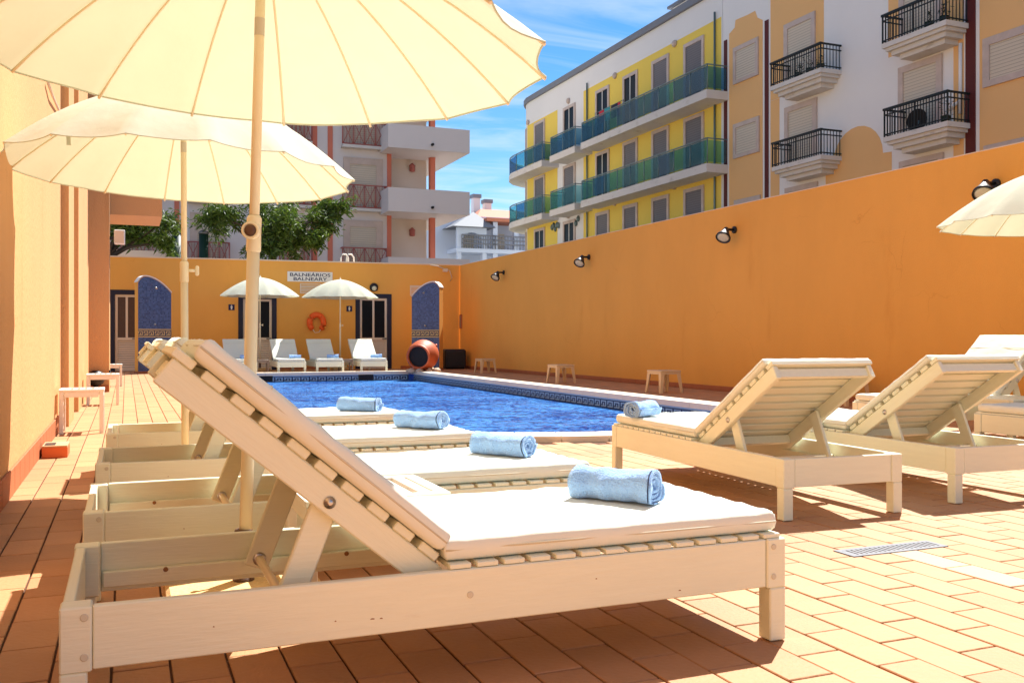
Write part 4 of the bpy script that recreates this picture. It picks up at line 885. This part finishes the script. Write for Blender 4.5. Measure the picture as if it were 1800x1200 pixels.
def strip(s0, s1, z0, z1, o0, o1, mi=0, mb=None, step=.7):
    mb = mb or MB(); n = max(1, int((s1 - s0) / step)); rows = []
    if s1 <= ycurve - YS: n = 1
    for i in range(n + 1):
        s = s0 + (s1 - s0) * i / n; a, _ = facade_pt(s, o0); b, _ = facade_pt(s, o1); k = len(mb.v)
        mb.v += [(a.x, a.y, z0), (b.x, b.y, z0), (b.x, b.y, z1), (a.x, a.y, z1)]; rows.append(k)
    for i in range(n):
        k, l = rows[i], rows[i + 1]
        for q in range(4): mb.face((k + q, k + (q + 1) % 4, l + (q + 1) % 4, l + q), mi)
    mb.face([rows[0] + q for q in range(4)], mi); mb.face([rows[-1] + q for q in range(4)][::-1], mi); return mb
def sof(px, X=XF): return FY((px, 100), X)[0] - YS
core = MB(); ft = foot(0) + [(XF + 12, ycurve + RC), (XF + 12, YS)]; core.prism(ft, 0, zroof, 'xy'); o = obj('wall', rel(core, yb), 'b_white', yb); fixn(o.data)
o = obj('roof_edge', rel(strip(0, SMAX, zroof, zroof + .3, -.3, .14), yb), 'roofgrey', yb)
zy = FY((1268, 30))[1]
for a, b, zt in ((0.08, sof(1026), zy), (sof(980), SMAX, zy - .25)):
    o = obj('yellow_panel', rel(strip(a, b, 0, zt, -.01, .012), yb), 'b_yellow', yb); fixn(o.data)
rowtop = [FY((1203, 80))[1], FY((1203, 210))[1], FY((1203, 334))[1]]
XB = XF - 1.05
slabz = [FY((1242, 156), XB)[1], FY((1242, 286), XB)[1]]; slabz.append(slabz[1] - (slabz[0] - slabz[1]))
cols = [(1203.2, 1238.8), (1146.8, 1177.2), (1096, 1122), (1048, 1072), (991, 1012), (940, 958.8)]
dark_open = {(3, 0), (2, 0), (4, 0), (3, 1), (4, 2), (5, 2)}
def wframe(parent, s0, s1, z0, z1, fmat, pmat, fw=.16):
    m_ = MB(); 
    for q in ((s0, s0 + fw, z0, z1), (s1 - fw, s1, z0, z1), (s0 + fw, s1 - fw, z1 - fw, z1)): strip(*q, -.005, .07, mb=m_)
    o = obj('window', rel(m_, parent), fmat, parent); fixn(o.data)
    m_ = strip(s0 + fw, s1 - fw, z0, z1 - fw, -.005, .03); p_ = obj('shutter' if pmat.startswith('sh') else 'pane', rel(m_, parent), pmat, o); fixn(p_.data); return o
for ci, (l, r_) in enumerate(cols):
    s1, s0 = sof(l), sof(r_)
    for ri in range(3):
        op = (ci, ri) in dark_open
        o = wframe(yb, s0, s1, slabz[ri] + .02, rowtop[ri], 'marble', 'glass_dark' if op else 'shutter_grey')
        if op: m_ = strip((s0 + s1) / 2 - .03, (s0 + s1) / 2 + .03, slabz[ri] + .02, rowtop[ri] - .16, .031, .05); q_ = obj('mullion', rel(m_, yb), 'white', o)
for ri in range(3):
    wframe(yb, ycurve - YS + .5, ycurve - YS + 1.6, slabz[ri] + .02, rowtop[ri], 'marble', 'shutter_grey')
    for px in (1186.5, 1081.5, 1000, 928):   # round wall lamps above the doors
        pass
for px, ri in ((1187, 0), (1187, 1), (1187, 2), (1082, 0), (1082, 1), (1082, 2), (1000, 0), (1000, 1), (1000, 2), (929, 0), (929, 1), (929, 2)):
    s = sof(px); p, nrm = facade_pt(s, .012); m_ = MB(); m_.lathe([(.16, 0), (.16, .06), (.10, .12), (.02, .13)], 14, axis=nrm, o=(p.x, p.y, rowtop[ri] + .28)); obj('wall_lamp', rel(m_, yb), 'marble', yb)
for px in (1034, 1259): s = sof(px); p, nrm = facade_pt(s, .08); m_ = MB(); m_.tube([(p.x, p.y, 0), (p.x, p.y, zy + .3)], .045, 8); obj('drain_pipe', rel(m_, yb), 'rail_metal', yb)
def balcony(s0, s1, z, gl, open_end=True):
    sb = obj('balcony', rel(strip(s0, s1, z - .36, z - .015, -.0, 1.05), yb), 'slab', yb); fixn(sb.data); n = max(2, round((s1 - s0) / 1.25))
    for i in range(n):
        a, b = s0 + (s1 - s0) * i / n + .03, s0 + (s1 - s0) * (i + 1) / n - .03
        o = obj('glass_panel', rel(strip(a, b, z + .06, z + .92, .985, 1.0), yb), gl[i % len(gl)], sb); fixn(o.data)
    m_ = MB()
    for i in range(n + 1):
        p, nrm = facade_pt(s0 + .03 + (s1 - s0 - .06) * i / n, .99); m_.tube([(p.x, p.y, z - .02), (p.x, p.y, z + 1.0)], .022, 6)
    for s in (s0 + .03, s1 - .03):
        p, nrm = facade_pt(s, .99); q, _ = facade_pt(s, .05); m_.tube([(p.x, p.y, z + 1.0), (q.x, q.y, z + 1.0)], .025, 6)
    k = 14; 
    for zz_ in (1.0, .93):
        m_.tube([(lambda p: (p.x, p.y, z + zz_))(facade_pt(s0 + .03 + (s1 - s0 - .06) * i / k, .99)[0]) for i in range(k + 1)], .03 if zz_ == 1 else .016, 6)
    obj('railing', rel(m_, yb), 'rail_metal', sb)
    for s, e_ in ((s0 + .03, -1), (s1 - .03, 1)):
        a, _ = facade_pt(s, .08); b, _ = facade_pt(s, .96); m2 = MB(); m2.poly([(a.x, a.y, z + .06), (b.x, b.y, z + .06), (b.x, b.y, z + .92), (a.x, a.y, z + .92)]); obj('glass_panel', rel(m2, yb), gl[-1], sb)
G1, G2 = ['blue_glass', 'blue_glass', 'teal_glass', 'blue_glass'], ['teal_glass', 'teal_glass', 'blue_glass', 'teal_glass', 'teal_glass']
def sb_(px): return FY((px, 100), XB)[0] - YS
for ri, gl in ((0, G1), (1, G2)):
    balcony(sb_(1242), sb_(1019) - .1, slabz[ri], gl); balcony(sb_(1010), sb_(966), slabz[ri], gl); balcony(sb_(952), SMAX - .4, slabz[ri], gl)
balcony(sb_(1242), sb_(1019) - .1, slabz[2], G2); balcony(sb_(1017), SMAX - .6, slabz[2], G2)
# roof vents
t = tag(empty('roof_chimney', (*facade_pt(sof(1175), -1.2)[0].xy, zroof)), 'white roof chimney with dark caps on the yellow apartment building', 'chimney')
obj('stack', bx(-.5, -1.0, -.0, .5, .8, .9), 'b_white', t); obj('cap', bx(-.65, -1.2, .9, .65, 1.0, 1.02), 'roofgrey', t); obj('cap', bx(-.35, -.7, 1.021, .35, .5, 1.35), 'b_white', t); obj('cap', bx(-.6, -.95, 1.351, .6, .75, 1.46), 'roofgrey', t)
m_ = MB(); m_.tube([(-.3, 1.7, -.3), (-.3, 1.2, .7)], .05, 6); m_.box(-.4, .9, .5, .2, 1.3, .75); obj('flue', m_, 'roofgrey', t)
# laundry on the top balcony
for i, (px, m, w_) in enumerate(((1057, 'red_cloth', .5), (1067, 'teal_cloth', .6), (1077, 'dark_cloth', .35), (1083, 'dark_cloth', .3), (1088, 'red_cloth', .25))):
    y_ = FY((px, 100), XF - .5)[0]; m_ = MB(); n = 6
    for side in (0, .02):
        for j in range(n): 
            y0 = -w_ / 2 + w_ * j / n; m_.poly([(side + .03 * (j % 2), y0, -.62), (side + .03 * ((j + 1) % 2), y0 + w_ / n, -.62), (side, y0 + w_ / n, .0), (side, y0, 0)])
    tag(obj('hanging_laundry', m_, m, None, (XF - .5, y_, slabz[0] + 1.42)), ['bright red cloth drying on the top yellow balcony', 'teal cloth drying on the top yellow balcony', 'dark garment drying next to the teal cloth on the top balcony', 'narrow dark garment drying on the top balcony', 'small red garment at the right end of the drying clothes'][i], 'laundry', 'laundry on the balcony')
m_ = MB(); m_.tube([(XF - .5, FY((1096, 9), XF - .5)[0], slabz[0] + 1.43), (XF - .5, FY((1046, 9), XF - .5)[0], slabz[0] + 1.43)], .015, 6)
for px in (1096, 1046): y_ = FY((px, 9), XF - .5)[0]; m_.tube([(XF - .5, y_, slabz[0]), (XF - .5, y_, slabz[0] + 1.45)], .015, 6)
tag(obj('drying_rack', m_, 'rail_metal', None), 'thin metal clothes rack on the top yellow balcony', 'rack')
# air conditioner and small ornaments on the lowest storey
p, nrm = facade_pt(sof(930), .3); t = tag(empty('air_conditioner', (p.x, p.y, slabz[2] + .02)), 'white air conditioner unit on the lowest balcony at left', 'air conditioner')
obj('casing', bx(-.17, -.42, 0, .17, .42, .6, bev=.03), 'white', t); m_ = MB(); m_.lathe([(.22, 0), (.22, .02)], 18, axis=(-1, 0, 0), o=(-.172, .1, .3)); obj('fan', m_, 'dark', t)
for i in range(7):
    p, nrm = facade_pt(sof(972 + i * 2.8 if i < 5 else 1014 + (i - 5) * 4), .06); m_ = MB(); m_.lathe([(.02, 0), (.09, .08), (.11, .2), (.03, .34)], 8); obj('wall_ornament', m_, 'rail_metal', yb, Vector((p.x, p.y, FY((985, 402))[1] + .12 * math.sin(i * 2.3))) - yb.location)
# ---- peach and white block
ob = tag(empty('apartment_building', (XF, 25, 0)), 'peach and white apartment building with black railing balconies above the wall', 'building')
YN = YS - .03; YS0 = 8.0; ZT2 = 22
obj('wall', rel(bx(XF, YS0, 0, XF + 12, YN, ZT2), ob), 'b_white', ob)
def pan(name, l, r_, zt, zb, m, th=.012, X=XF):
    y1, y0 = FY(c4(l, 100))[0], FY(c4(r_, 100))[0]; o = obj(name, rel(bx(X - th, y0, zb, X + .001, y1, zt), ob), m, ob); return o
def pol(name, pts, m, th=.012):
    m_ = MB(); m_.prism([FY(c4(*p)) for p in pts], XF - th, XF + .001, 'yz'); o = obj(name, rel(m_, ob), m, ob); fixn(o.data); return o
for a, b in ((95, 110), (300, 318), (1309, 1358)):
    zt = {95: FY(c4(100, 205))[1], 300: FY(c4(305, 105))[1], 1309: ZT2}[a]; pan('dark_red_strip', a, b, zt, 0, 'b_red', .03)
pol('peach_panel', [(120, 1100), (120, 172), (148, 140), (152, 102), (215, 75), (250, 56), (262, 90), (288, 102), (288, 1100)], 'b_orange')
pan('peach_panel', 328, 595, ZT2, FY(c4(595, 410))[1], 'b_orange'); pan('peach_panel', 328, 372, FY(c4(595, 412))[1], 0, 'b_orange')
pan('peach_panel', 920, 1298, ZT2, FY(c4(922, 290))[1], 'b_orange'); pan('peach_panel', 1247, 1298, FY(c4(922, 292))[1], 0, 'b_orange')
pan('peach_panel', 1378, 2600, ZT2, 0, 'b_orange')
ar = [(605, 1000), (605, 842), (640, 832)]
for i in range(13):
    t = math.pi - math.pi * i / 12; ar.append((766 + 126 * math.cos(t), (800 - 22 * math.cos(t) * 1.4) - 165 * math.sin(t)))
ar += [(895, 768), (936, 762), (936, 1000)]
pol('arched_panel', ar, 'b_orange')
def win(l, r_, yt, yb_, fm='marble', fw=.17, name='window'):
    y1, zt = FY(c4(l, yt)); zb = FY(c4(l, yb_))[1]; y0 = FY(c4(r_, yt))[0]; m_ = MB()
    for q in ((y0, y0 + fw, zb, zt), (y1 - fw, y1, zb, zt), (y0 + fw, y1 - fw, zt - fw, zt), (y0 + fw, y1 - fw, zb, zb + fw * .8)): m_.box(XF - .075, q[0], q[2], XF - .002, q[1], q[3])
    o = obj(name, rel(m_, ob), fm, ob); obj('shutter', rel(bx(XF - .035, y0 + fw, zb + fw * .8, XF - .014, y1 - fw, zt - fw), ob), 'shutter_cream', o)
    return y0, y1, zb, zt
win(145, 270, 245, 428); win(145, 275, 628, 800); win(150, 280, 1008, 1200)
win(1400, 1690, 200, 445, fw=.22); win(1405, 1690, 735, 980, fw=.22)
def balcony2(l, r_, yslab_l, yrail_l, dl, dr, dyt, first):
    # slab/rail read at the near-left corner of the projecting balcony (0.9 m proud)
    X = XF - .9; y1, zs = FY(c4(l, yslab_l), X); y0 = FY(c4(r_, 100), X)[0]; zr = FY(c4(l, yrail_l), X)[1]
    m_ = MB(); m_.box(X, y0, zs - .16, XF, y1, zs - .01); m_.box(X + .08, y0 + .08, zs - .26, XF, y1 - .08, zs - .1605); m_.box(X + .2, y0 + .2, zs - .40, XF, y1 - .2, zs - .2605); m_.box(X + .36, y0 + .38, zs - .54, XF, y1 - .38, zs - .4005)
    b = obj('balcony', rel(m_, ob), 'slab', ob)
    r = MB(); r.box(X - .02, y0 - .01, zr - .07, X + .07, y1 + .01, zr); 
    for yy in (y0, y1 - .05): r.box(X + .071, yy, zr - .06, XF, yy + .05, zr - .005)
    for zz_ in (zs + .05, zr - .22): r.box(X + .005, y0 + .01, zz_, X + .035, y1 - .01, zz_ + .035); r.box(X + .036, y0 + .01, zz_, XF, y0 + .04, zz_ + .035); r.box(X + .036, y1 - .04, zz_, XF, y1 - .01, zz_ + .035)
    obj('railing', rel(r, ob), 'railing', b); n = 22
    for i in range(n + 1):
        yy = y0 + .02 + (y1 - y0 - .05) * i / n; q = .02 if i % 11 == 0 else .010; obj('baluster', rel(bx(X + .02 - q, yy - q, zs, X + .02 + q, yy + q, zr - .07), ob), 'railing', b)
    for yy in (y0 + .025, y1 - .025):
        for i in range(1, 7): xx = X + .02 + .8 * i / 6; obj('baluster', rel(bx(xx - .01, yy - .01, zs, xx + .01, yy + .01, zr - .06), ob), 'railing', b)
    d1, dzt = FY(c4(dl, dyt)); d0 = FY(c4(dr, dyt))[0]; m_ = MB(); fw = .2
    for q in ((d0, d0 + fw, zs, dzt), (d1 - fw, d1, zs, dzt), (d0 + fw, d1 - fw, dzt - fw, dzt)): m_.box(XF - .075, q[0], q[2], XF - .002, q[1], q[3])
    o = obj('balcony_door', rel(m_, ob), 'marble', ob); obj('shutter', rel(bx(XF - .035, d0 + fw, zs, XF - .014, d1 - fw, dzt - fw), ob), 'shutter_cream', o)
    for k in range(first):
        pz = MB(); rr = random.uniform(.14, .26); pz.lathe([(.10, 0), (.14, .22), (.12, .22)], 10)
        for j in range(40):
            a_ = random.random() * 6.28; h_ = .22 + random.random() * rr * 2; w_ = random.random() * rr; c_ = Vector((w_ * math.cos(a_), w_ * math.sin(a_), h_)); d_ = Vector((random.uniform(-1, 1), random.uniform(-1, 1), random.uniform(-.5, 1))) * .09; e_ = Vector((random.uniform(-1, 1), random.uniform(-1, 1), 0)) * .04
            pz.poly([c_, c_ + d_ * .5 + e_, c_ + d_, c_ + d_ * .5 - e_])
        tag(obj('potted_plant', pz, 'pot', None, (X + .3, y0 + .35 + k * .55, zs)), 'dark potted plant, %s on the %s black railed balcony of the peach building' % ((('right end', 'middle', 'left end') if first == 3 else ('right', 'left'))[k] if first > 1 else 'single', {3: 'upper left', 2: 'topmost right', 1: 'lower right'}[first]), 'plant', 'plants on the peach building balconies')
balcony2(325, 578, 436, 318, 400, 556, 130, 3); balcony2(332, 580, 840, 718, 403, 563, 545, 0)
balcony2(884, 1208, 222, 78, 978, 1190, -120, 2); balcony2(893, 1216, 690, 548, 975, 1193, 345, 1)
win(405, 567, 948, 1150); win(980, 1200, 815, 1100)
# drain pipe
ya, za = FY(c4(1288, 220)); yb2, zb2 = FY(c4(1292, 570)); m_ = MB(); m_.tube([(XF - .06, ya, za), (XF - .06, ya, zb2)], .05, 8)
ye, ze = FY(c4(1225, 556)); m_.tube([(XF - .06, ya, FY(c4(1288, 508))[1]), (XF - .1, ye, ze)], .05, 8); obj('drain_pipe', rel(m_, ob), 'b_white', ob)
p_ = FY(c4(1070, 605), XF - .5); t = tag(empty('satellite_dish', (XF - .55, p_[0], p_[1])), 'dark round satellite dish behind the lower right black railing', 'satellite dish')
m_ = MB(); m_.lathe([(.01, .06), (.2, .03), (.33, -.03), (.34, -.02), (.2, .05), (.01, .08)], 20, axis=(1, .2, 0)); obj('dish', m_, 'dark', t); m_ = MB(); m_.tube([(.05, 0, 0), (.1, 0, -.3), (.1, 0, -.62)], .025, 6); obj('stand', m_, 'rail_metal', t)
# ------------------------------------------------------------ pink-striped lilac block behind the changing rooms
YP = 42.0
def cp(cx, cy): return 180 + cx / 2.571, 200 + cy / 2.571
def FX(p, Y=YP): v = gy(p[0], p[1], Y); return v.x, v.z
pb = tag(empty('apartment_building', (10, YP, 0)), 'lilac white apartment building with salmon strips and large corner balconies', 'building')
x_r = FX(cp(1300, 300))[0]; x_e = FX(cp(1490, 300))[0]; zs_ = [FX(cp(1295, 42), YP - 1.6)[1], FX(cp(1295, 331), YP - 1.6)[1], FX(cp(1295, 646), YP - 1.6)[1]]
obj('wall', rel(bx(-14, YP, 0, x_r, YP + 12, 19), pb), 'b_lilac', pb)
obj('loggia_wall', rel(bx(x_r + .002, YP + .9, 0, x_e, YP + 12, 19), pb), 'b_cream', pb)
def pst(l, r_, y0, y1, Y=YP):
    a, b = FX(cp(l, 300), Y)[0], FX(cp(r_, 300), Y)[0]; obj('salmon_strip', rel(bx(a, Y - .05, y1, b, Y + .25, y0), pb), 'b_pink', pb)
for l, r_ in ((945, 970), (1018, 1040), (325, 347)): pst(l, r_, 18.9, 0)
pst(1286, 1305, 18.9, 0); pst(1481, 1503, 18.9, 0)
hgt = FX(cp(1295, 42), YP - 1.6)[1] - FX(cp(1295, 150), YP - 1.6)[1]; xb0, xb1 = FX(cp(1292, 300), YP - 1.6)[0], FX(cp(1660, 300), YP - 1.6)[0]
for z in (zs_[0] + (zs_[0] - zs_[1]), *zs_):
    m_ = MB(); m_.box(xb0, YP - 1.6, z - hgt, xb1, YP - 1.45, z); m_.box(xb0, YP - 1.449, z - hgt, xb0 + .15, YP - .06, z); m_.box(xb1 - .15, YP - 1.449, z - hgt, xb1, YP + 6, z); m_.box(xb0 + .151, YP - 1.449, z - hgt, xb1 - .151, YP + 6, z - hgt + .2)
    b = obj('balcony', rel(m_, pb), 'b_lilac', pb); m2 = MB(); q = FX(cp(1490, 440), YP - 1.6)[0]; m2.tube([(q, YP - 1.59, z - hgt + .25), (q, YP - 1.75, z - hgt + .24)], .06, 8); obj('drain_spout', rel(m2, pb), 'dark', b)
def pwin(l, r_, yt, H, rail=True):
    a, zt = FX(cp(l, yt)); b = FX(cp(r_, yt))[0]; zb = zt - H; m_ = MB(); fw = .3
    for q in ((a, a + fw, zb, zt), (b - fw, b, zb, zt), (a + fw, b - fw, zt - fw, zt)): m_.box(q[0], YP - .08, q[2], q[1], YP - .002, q[3])
    o = obj('window', rel(m_, pb), 'marble', pb); obj('shutter', rel(bx(a + fw, YP - .03, zb, b - fw, YP - .004, zt - fw), pb), 'shutter_cream', o)
    if rail:
        r = MB(); Yr = YP - .35; z0, z1 = zb, zb + 1.02; c = a - .1; d = b + .1
        obj('sill', rel(bx(c, Yr - .05, z0 - .14, d, YP - .003, z0 - .01), pb), 'slab', o)
        for z in (z0 + .03, z1): r.tube([(c, Yr, z), (d, Yr, z)], .03, 6)
        for x_ in (c, d): r.tube([(x_, Yr, z1), (x_, YP, z1)], .03, 6)
        n = 4
        for i in range(n + 1): x_ = c + (d - c) * i / n; r.tube([(x_, Yr, z0), (x_, Yr, z1)], .026, 6)
        for i in range(n):
            x0, x1 = c + (d - c) * i / n, c + (d - c) * (i + 1) / n; r.tube([(x0, Yr, z0), (x1, Yr, z1)], .016, 5); r.tube([(x0, Yr, z1), (x1, Yr, z0)], .016, 5)
        k = 16
        for i in range(k): x_ = c + (d - c) * (i + .5) / k; r.tube([(x_, Yr + .01, z0), (x_, Yr + .01, z1)], .008, 4)
        obj('railing', rel(r, pb), 'pinkrail', o)
pitch = zs_[0] - zs_[1]; Hh = 2.3
for l, r_ in ((1088, 1265), (805, 932), (395, 560), (60, 250)):
    z0_ = FX(cp(1088, 195))[1]
    for k in (-1, 0, 1, 2):
        py_ = 200 + 195 / 2.571; zt = z0_ - pitch * k
        a, _ = FX(cp(l, 195)); m = None
        # same storey height in every column
        v = gy(180 + l / 2.571, 300, YP); yt_px = HOR - (zt - HC) / v.y * 0
        t_ = YP / ray(180 + l / 2.571, 300).y; yt_px = HOR - (zt - HC) / t_ * FPX
        pwin(l, r_, (yt_px - 200) * 2.571, Hh)
for py_ in (250, 540):
    x_, z_ = FX(cp(1396, py_), YP + .9); m_ = MB(); m_.lathe([(.10, -.15), (.13, -.12), (.13, .1), (.16, .12), (.03, .25)], 10, o=(x_, YP + .75, z_)); m_.tube([(x_, YP + .9, z_ + .1), (x_, YP + .75, z_ + .15)], .03, 6); obj('wall_lantern', rel(m_, pb), 'pinkrail', pb)
# ------------------------------------------------------------ small white house far off with red roof
YH = 66.0
def c3y(cx, cy, Y=YH): v = gy(*c3(cx, cy), Y); return v.x, v.z
fh = tag(empty('white_house', (20, YH, 0)), 'distant white house with arched loggia and red tiled roof', 'house')
ax0, az = c3y(95, 1010); ax1, _ = c3y(222, 1010); bx0, bz = c3y(250, 1000); bx1, _ = c3y(400, 1000)
def arch_wall(x0, x1, z0, z1, cx, rw_, zsp, Y0, Y1, zbot):
    m_ = MB(); pts = [(x0, z0), (x0, z1), (x1, z1), (x1, z0), (cx + rw_, z0)] ; n = 12
    # left pier, right pier, then voussoir quads above the arch
    m_.box(x0, Y0, z0, cx - rw_, Y1, z1); m_.box(cx + rw_, Y0, z0, x1, Y1, z1)
    for i in range(n):
        t0, t1 = math.pi - math.pi * i / n, math.pi - math.pi * (i + 1) / n; xa, xb = cx + rw_ * math.cos(t0), cx + rw_ * math.cos(t1); za, zb = zsp + rw_ * math.sin(t0), zsp + rw_ * math.sin(t1)
        m_.prism([(xa, za), (xb, zb), (xb, z1), (xa, z1)], Y0, Y1)
    return m_
zt_ = az; zfloor = c3y(100, 1100)[1]
aw = arch_wall(ax0, ax1, 0, zt_, (ax0 + ax1) / 2, (ax1 - ax0) * .36, zt_ - (ax1 - ax0) * .36 - .35, YH - 2, YH - 1.7, 0); o = obj('arched_front', rel(aw, fh), 'b_blue', fh); fixn(o.data)
obj('wall', rel(bx(ax0 - 2.5, YH, 0, bx1 + 3, YH + 8, c3y(300, 955)[1]), fh), 'b_blue', fh)
obj('wall', rel(bx(ax0 + 2.5, YH + .5, c3y(300, 955)[1] + .01, bx1 + 3, YH + 8, c3y(300, 952)[1]), fh), 'b_white', fh)
for x_ in (bx0, bx0 + (bx1 - bx0) * .6, bx1 + .8): obj('column', rel(bx(x_, YH - 2, 0, x_ + .35, YH - 1.6, bz + .2), fh), 'b_blue', fh)
obj('balcony_slab', rel(bx(ax0 - .1, YH - 2.1, zfloor - .3, bx1 + 1.5, YH - .002, zfloor), fh), 'b_blue', fh)
obj('porch_roof', rel(bx(bx0 - .6, YH - 2.3, bz + .21, bx1 + 2, YH - .003, bz + .45), fh), 'rooftile', fh)
pr_ = MB(); z = zt_; pr_.v = [(ax0 - .5, YH - 2.6, z), (ax1 + .5, YH - 2.6, z), (ax1 + .5, YH + .5, z), (ax0 - .5, YH + .5, z), ((ax0 + ax1) / 2 + .5, YH - .9, z + 1.3), ((ax0 + ax1) / 2 + 1, YH + .4, z + 1.3)]
for q in ((0, 1, 4), (1, 2, 5, 4), (2, 3, 5), (3, 0, 4, 5), (0, 3, 2, 1)): pr_.face(q)
o = obj('porch_roof', rel(pr_, fh), 'roofgrey', fh); fixn(o.data)
rr0, rz0 = c3y(190, 940, YH + 1); rr1, rz1 = c3y(350, 895, YH + 5); rf = MB()
rz0 -= .5
rf.v = [(rr0, YH - .3, rz0), (bx1 + 4, YH - .3, rz0), (bx1 + 4, YH + 8.3, rz0), (rr0, YH + 8.3, rz0), (rr0 + 2.0, YH + 4, rz0 + 1.35), (bx1 + 4, YH + 4, rz0 + 1.35)]
for q in ((0, 1, 5, 4), (1, 2, 5), (2, 3, 4, 5), (3, 0, 4), (0, 3, 2, 1)): rf.face(q)
o = obj('roof', rel(rf, fh), 'rooftile', fh); fixn(o.data)
for cx, zt in ((215, 845), (265, 868)):
    x_, z_ = c3y(cx, zt, YH + 5); ch = obj('chimney', rel(bx(x_ - .28, YH + 4.7, rz0, x_ + .28, YH + 5.3, z_ - .5), fh), 'b_lilac', o); obj('chimney_cap', rel(bx(x_ - .36, YH + 4.6, z_ - .499, x_ + .36, YH + 5.4, z_ - .2), fh), 'roofgrey', o)
for l, r_, yt in ((158, 208, 1035), (298, 340, 1028)):
    x0, z1 = c3y(l, yt); x1, _ = c3y(r_, yt); w_ = obj('window', rel(bx(x0, YH - .06, zfloor, x1, YH - .002, z1), fh), 'shutter_cream', fh)
rl = MB(); 
for x0, x1 in ((ax0 + .3, ax1 + .6), (bx0 - .1, bx1 + .5)):
    for z in (.35, .65, .95): rl.tube([(x0, YH - 2.15, zfloor + z), (x1, YH - 2.15, zfloor + z)], .05, 5)
    k = 14
    for i in range(k + 1): rl.tube([(x0 + (x1 - x0) * i / k, YH - 2.15, zfloor), (x0 + (x1 - x0) * i / k, YH - 2.15, zfloor + .95)], .025, 4)
obj('railing', rel(rl, fh), 'roofgrey', fh)
# ------------------------------------------------------------ behind the changing rooms: parapet, posts, ladder hoops, trees
q0, q1 = gy(150, 437, 33.5), gy(305, 437, 33.5)
tag(obj('garden_wall', bx(q0.x, 33.5, 0, q1.x, 33.8, q0.z), 'b_lilac', None), 'pale grey garden wall behind the left end of the changing rooms', 'wall')
for px, pt_, lb in ((311, 406, 'dark green round post with pale cap, left of the pair behind the wall'), (358, 406, 'dark green round post with pale cap, right of the pair behind the wall')):
    p = gy(px, pt_, 33.0); t = tag(empty('green_post', (p.x, 33.0, 0)), lb, 'post', 'dark green posts'); m_ = MB(); m_.lathe([(.155, 0), (.155, p.z - .1)], 18); obj('shaft', m_, 'greenpost', t); m_ = MB(); m_.lathe([(.17, p.z - .0995), (.17, p.z - .05), (.08, p.z + .02), (.01, p.z + .05)], 18); obj('cap', m_, 'zinc', t)
for px in (606, 616):
    p = gy(px, 447, 30.0); m_ = MB(); b = HW + .036; m_.tube([(-.13, 0, b), (-.12, 0, p.z - .1), (-.06, 0, p.z), (.04, 0, p.z), (.11, 0, p.z - .1), (.12, 0, b)], .025, 8)
    tag(obj('ladder_hoop', m_, 'white', None, (p.x, 30.0, 0)), 'white curved ladder hoop on top of the changing room roof, %s one' % ('left' if px == 606 else 'right'), 'ladder', 'ladder hoops on the roof')
def tree(base, trunk_top, crown, label, nleaf, seed, lean=(0, 0)):
    rnd = random.Random(seed); t = tag(empty('tree', base), label, 'tree', 'trees behind the changing rooms'); b0 = Vector((0, 0, 0)); tr = MB()
    tt = Vector(trunk_top); tr.tube([b0, tt * .5 + Vector((.08, 0, 0)), tt], [.17, .14, .11], 9)
    tips = []
    for c, r_ in crown:
        c = Vector(c); mid = tt.lerp(c, .5) + Vector((rnd.uniform(-.2, .2), rnd.uniform(-.2, .2), rnd.uniform(-.1, .3))); tr.tube([tt - Vector((0, 0, .2)), mid, c], [.075, .05, .025], 7)
        for k in range(7):
            d = Vector((rnd.gauss(0, 1), rnd.gauss(0, 1), rnd.gauss(0, .8))).normalized() * r_ * rnd.uniform(.6, 1.0); tr.tube([c.lerp(mid, .3), c + d * .5 + Vector((0, 0, .06)), c + d], [.022, .014, .006], 5, caps=False); tips.append((c, d, r_))
    obj('trunk', tr, 'bark', t); lf = MB(); per = nleaf // len(tips)
    for c, d, r_ in tips:
        for k in range(per):
            tw = c + d * rnd.uniform(.25, 1.15) + Vector((rnd.gauss(0, 1), rnd.gauss(0, 1), rnd.gauss(0, .8))) * r_ * .20
            a = rnd.random() * 6.28; dr = Vector((math.cos(a), math.sin(a), rnd.uniform(-1.3, .25))).normalized(); L = rnd.uniform(.13, .26); w_ = L * .13
            sd_ = dr.cross(Vector((rnd.gauss(0, 1), rnd.gauss(0, 1), rnd.gauss(0, 1)))).normalized() * w_
            lf.poly([tw, tw + dr * L * .45 + sd_, tw + dr * L + Vector((0, 0, -.03)), tw + dr * L * .45 - sd_])
    obj('crown', lf, 'leaf', t); return t
def rl_(px, py, Y, b): v = gy(px, py, Y); return (v.x - b[0], v.y - b[1], v.z)
YT = 33.0
b = gy(478, 480, YT); base = (b.x, YT, 0); pr2 = lambda px, py, dy=0: rl_(px, py, YT + dy, base)
tree(base, pr2(480, 440), [(pr2(478, 400, -.4), .95), (pr2(505, 385, .3), .9), (pr2(450, 385, .2), .85), (pr2(560, 385), .75), (pr2(590, 362, .4), .6), (pr2(545, 410, -.3), .55), (pr2(470, 430, -.6), .75), (pr2(400, 388, .2), .8), (pr2(375, 375, -.2), .6), (pr2(510, 425), .6)], 'leafy green tree behind the wall, between the umbrella pole and the lilac building', 11000, 5)
b2 = gy(170, 480, 31.5); base2 = (b2.x, 31.5, 0); pr3 = lambda px, py, dy=0: rl_(px, py, 31.5 + dy, base2)
tree(base2, pr3(185, 445), [(pr3(215, 395), .7), (pr3(250, 385, .3), .7), (pr3(285, 392, -.2), .6), (pr3(230, 415, .2), .5), (pr3(290, 425, .1), .45), (pr3(200, 380), .6)], 'leafy branches of the tree beside the orange pier', 5500, 9)
